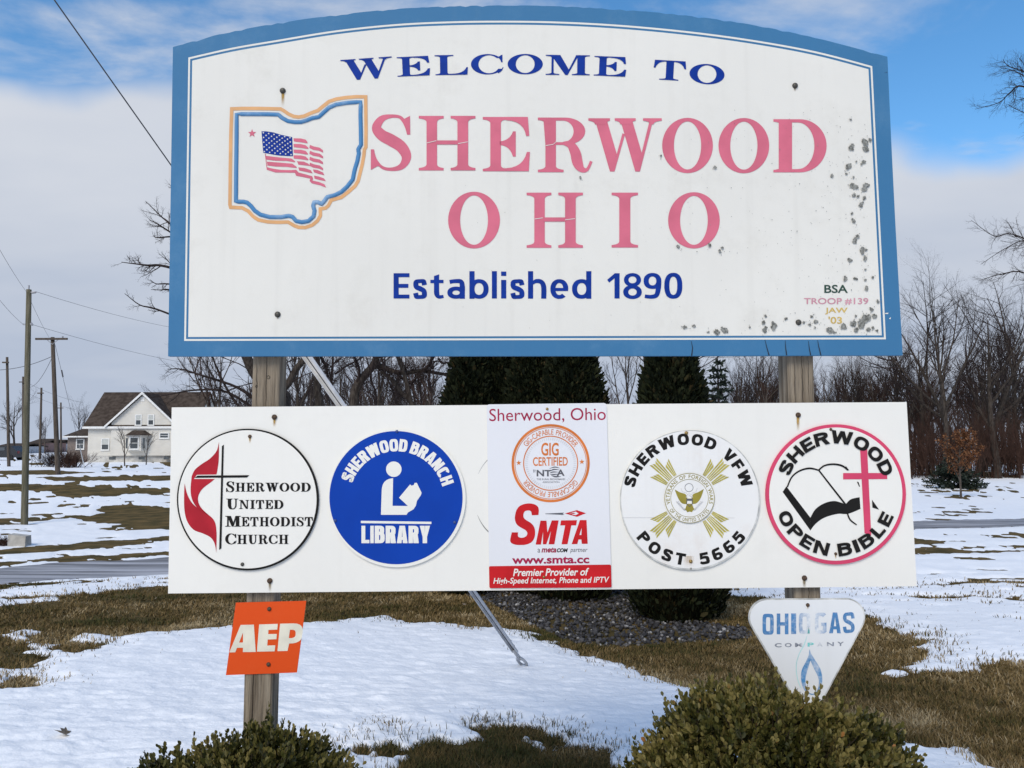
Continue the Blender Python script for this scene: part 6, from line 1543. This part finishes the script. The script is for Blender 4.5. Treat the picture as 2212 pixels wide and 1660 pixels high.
# annex
an0, an1 = hx(139), hx(189.5); MB().box(an0, an1, .6, 5, -.3, hzv(940)).build('annex_wall', sid_g, house)
mb = MB(); mb.add([(hx(134),.1,hzv(942)),(hx(190),.1,hzv(942)),(hx(190),2.8,hzv(925)),(hx(146),2.8,hzv(925)),(hx(134),5.4,hzv(942)),(hx(190),5.4,hzv(942)),(hx(134),.1,hzv(944.5)),(hx(190),.1,hzv(944.5))], [(0,1,2,3),(0,3,4),(3,2,5,4),(0,6,7,1)]); mb.build('annex_roof', shing, house)
MB().box(hx(134), hx(190), .05, .098, hzv(945), hzv(942)).build('annex_fascia', trim, house); window(house, 160, 174, 950, 969, .6, sash=False)
ant = thing('antenna_mast', 'thin television antenna mast rising above the brown roof', 'antenna', (h0.x + hx(336), YH+8, hz))
MB().tube([(0,0,0),(0,0,hzv(780)*1.1)], .035, 6).build('mast', gal, ant); MB().tube([(-.9,0,hzv(793)*1.1),(.95,0,hzv(792)*1.1)], .03, 5).build('boom', gal, ant); MB().box(-.12,.12,-.05,.05,hzv(788)*1.1,hzv(775)*1.1).build('head', gal, ant)
# ---- far street: car, houses
YC = 90.0; c0 = at(6, 1000, YC); cz = float(ground_z(c0.x, YC)); car = thing('parked_car', 'dark sport utility vehicle parked at the far left edge', 'car', (c0.x, YC, cz))
car_m = mat('car_paint', (.018,.019,.022), .25, .1, 2, spec=.6); tyre = mat('tyre', (.02,.02,.02), .9); cg = mat('car_glass', (.06,.07,.08), .08, spec=.8); lamp = mat('tail_lamp', (.25,.02,.02), .3)
prof = [(-2.2,.35),(-2.25,.9),(-2.0,1.05),(-1.2,1.12),(-.6,1.62),(1.5,1.68),(2.05,1.15),(2.2,1.0),(2.2,.35)]; mb = MB(); k_ = len(prof)
mb.v = [(a_, s2, b_) for s2 in (-.9, .9) for a_, b_ in prof]; mb.f = [tuple(reversed(range(k_))), tuple(range(k_, 2*k_))] + [(i, (i+1) % k_, k_+(i+1) % k_, k_+i) for i in range(k_)]; mb.build('body', car_m, car)
for w in ((-.85,.5),(.0,.9)): MB().box(w[0], w[0]+.75, -.93, -.905, 1.15, 1.52).build('side_window', cg, car)
for wx in (-1.4, 1.4):
    for sy in (-.85, .85): MB().tube([(wx,sy-.12,.33),(wx,sy+.12,.33)], .35, 14).build('wheel', tyre, car)
MB().box(2.19, 2.23, -.8, -.5, .8, 1.1).build('tail_light', lamp, car)
for lb, a_, b_, pt, pb_, Y, wm in (('distant two storey brick house at the left end of the street', 62, 92, 948, 992, 150, mat('far_brick', (.24,.15,.13), .9, .2, .4)), ('distant pale house behind the poles on the street', 95, 118, 950, 992, 170, mat('far_cream', (.42,.40,.39), .8, .1, .3)), ('distant low white building at the far left edge', -10, 40, 958, 990, 140, mat('far_white', (.45,.46,.48), .8, .1, .3))):
    L_ = at(a_, pb_, Y); Rr = at(b_, pt, Y); z0 = float(ground_z(L_.x, Y)) - .3; o_ = thing('distant_house', lb, 'house', (L_.x, Y, z0)); w = Rr.x - L_.x; h = Rr.z - z0
    MB().box(0, w, 0, 8, 0, h*.72).build('wall', wm, o_); gable_roof(o_, -.4, w+.4, -.4, 8.4, h*.72, h, .15, shing)
    for i in range(3): MB().box(w*(.14+.3*i), w*(.14+.3*i)+w*.13, -.05, -.004, h*.42, h*.60).build('window', glass, o_)
# ---- culvert block and clump of brush at the left edge
b0 = gpt(38, 1182); cb = thing('concrete_block', 'pale concrete culvert end at the left edge by the driveway', 'block', b0, .15)
mb = MB(); mb.add([(-.22,-.1,-.3),(.22,-.1,-.3),(.22,.35,-.3),(-.22,.35,-.3),(-.24,-.02,.34),(.2,-.02,.28),(.2,.3,.28),(-.24,.3,.34)], [(0,3,2,1),(4,5,6,7),(0,1,5,4),(1,2,6,5),(2,3,7,6),(3,0,4,7)])
mb.build('block', mat('concrete', (.42,.40,.36), .9, .15, 6, bump=.3, bscale=30), cb)
b1 = gpt(4, 1182); o_ = thing('dry_bush', 'low dry red brown bush cut by the left edge of the photo', 'bush', b1); Tb = Tubes(); rg = np.random.default_rng(6)
for i in range(90):
    d = np.array([rg.normal(0,.7), rg.normal(0,.5), 1.0]); d /= np.linalg.norm(d); grow(rg, Tb, Tb, np.array([rg.normal(-.05,.12), rg.normal(0,.1), 0]), d, rg.uniform(.15,.32), .006, 0, cfgb)
obj('branches', Tb.mesh('branches', twig_r), o_)
# ---- one dead leaf on the snow, a few on the turf
dead = mat('dead_leaf', (.16,.125,.09), .9, .3, 40)
lf = gpt(147, 1609); mb = MB(); pts = [(0,-.01),(.02,.0),(.055,-.008),(.045,.012),(.085,.03),(.055,.035),(.05,.06),(.02,.045),(0,.09),(-.02,.045),(-.055,.06),(-.05,.035),(-.08,.03),(-.045,.012),(-.05,-.008),(-.02,0)]
mb.v = [(x*1.0, y*.9, .012 + .22*abs(x) + .35*y) for x, y in pts] + [(0,.01,.010)]; mb.f = [(i, (i+1) % 16, 16) for i in range(16)]
o_ = mb.build('fallen_leaf', dead); o_.location = (lf.x, lf.y, lf.z + .045); o_.rotation_euler = (.15, .1, 2.0); o_.scale = (1.0,1.0,.8); tag(o_, 'curled brown maple leaf lying alone on the snow, lower left', 'leaf')
tan_l = mat('litter_leaf', (.30,.22,.14), .9, .3, 30)
for i, (px, py, lb) in enumerate(((1002,1314,'pale leaf on the turf left of the guy wire guard'),(1158,1322,'pale leaf on the turf right of the guy wire guard'),(740,1335,'pale leaf at the edge of the snow below the boards'),(335,1301,'pale leaf on the grass below the left board corner'))):
    w = gpt(px, py); o2 = bpy.data.objects.new('fallen_leaf', o_.data); link(o2); o2.location = (w.x, w.y, w.z + .04); o2.scale = (.45,.45,.45); o2.rotation_euler = (.3, .2, i*1.7); tag(o2, lb, 'leaf')
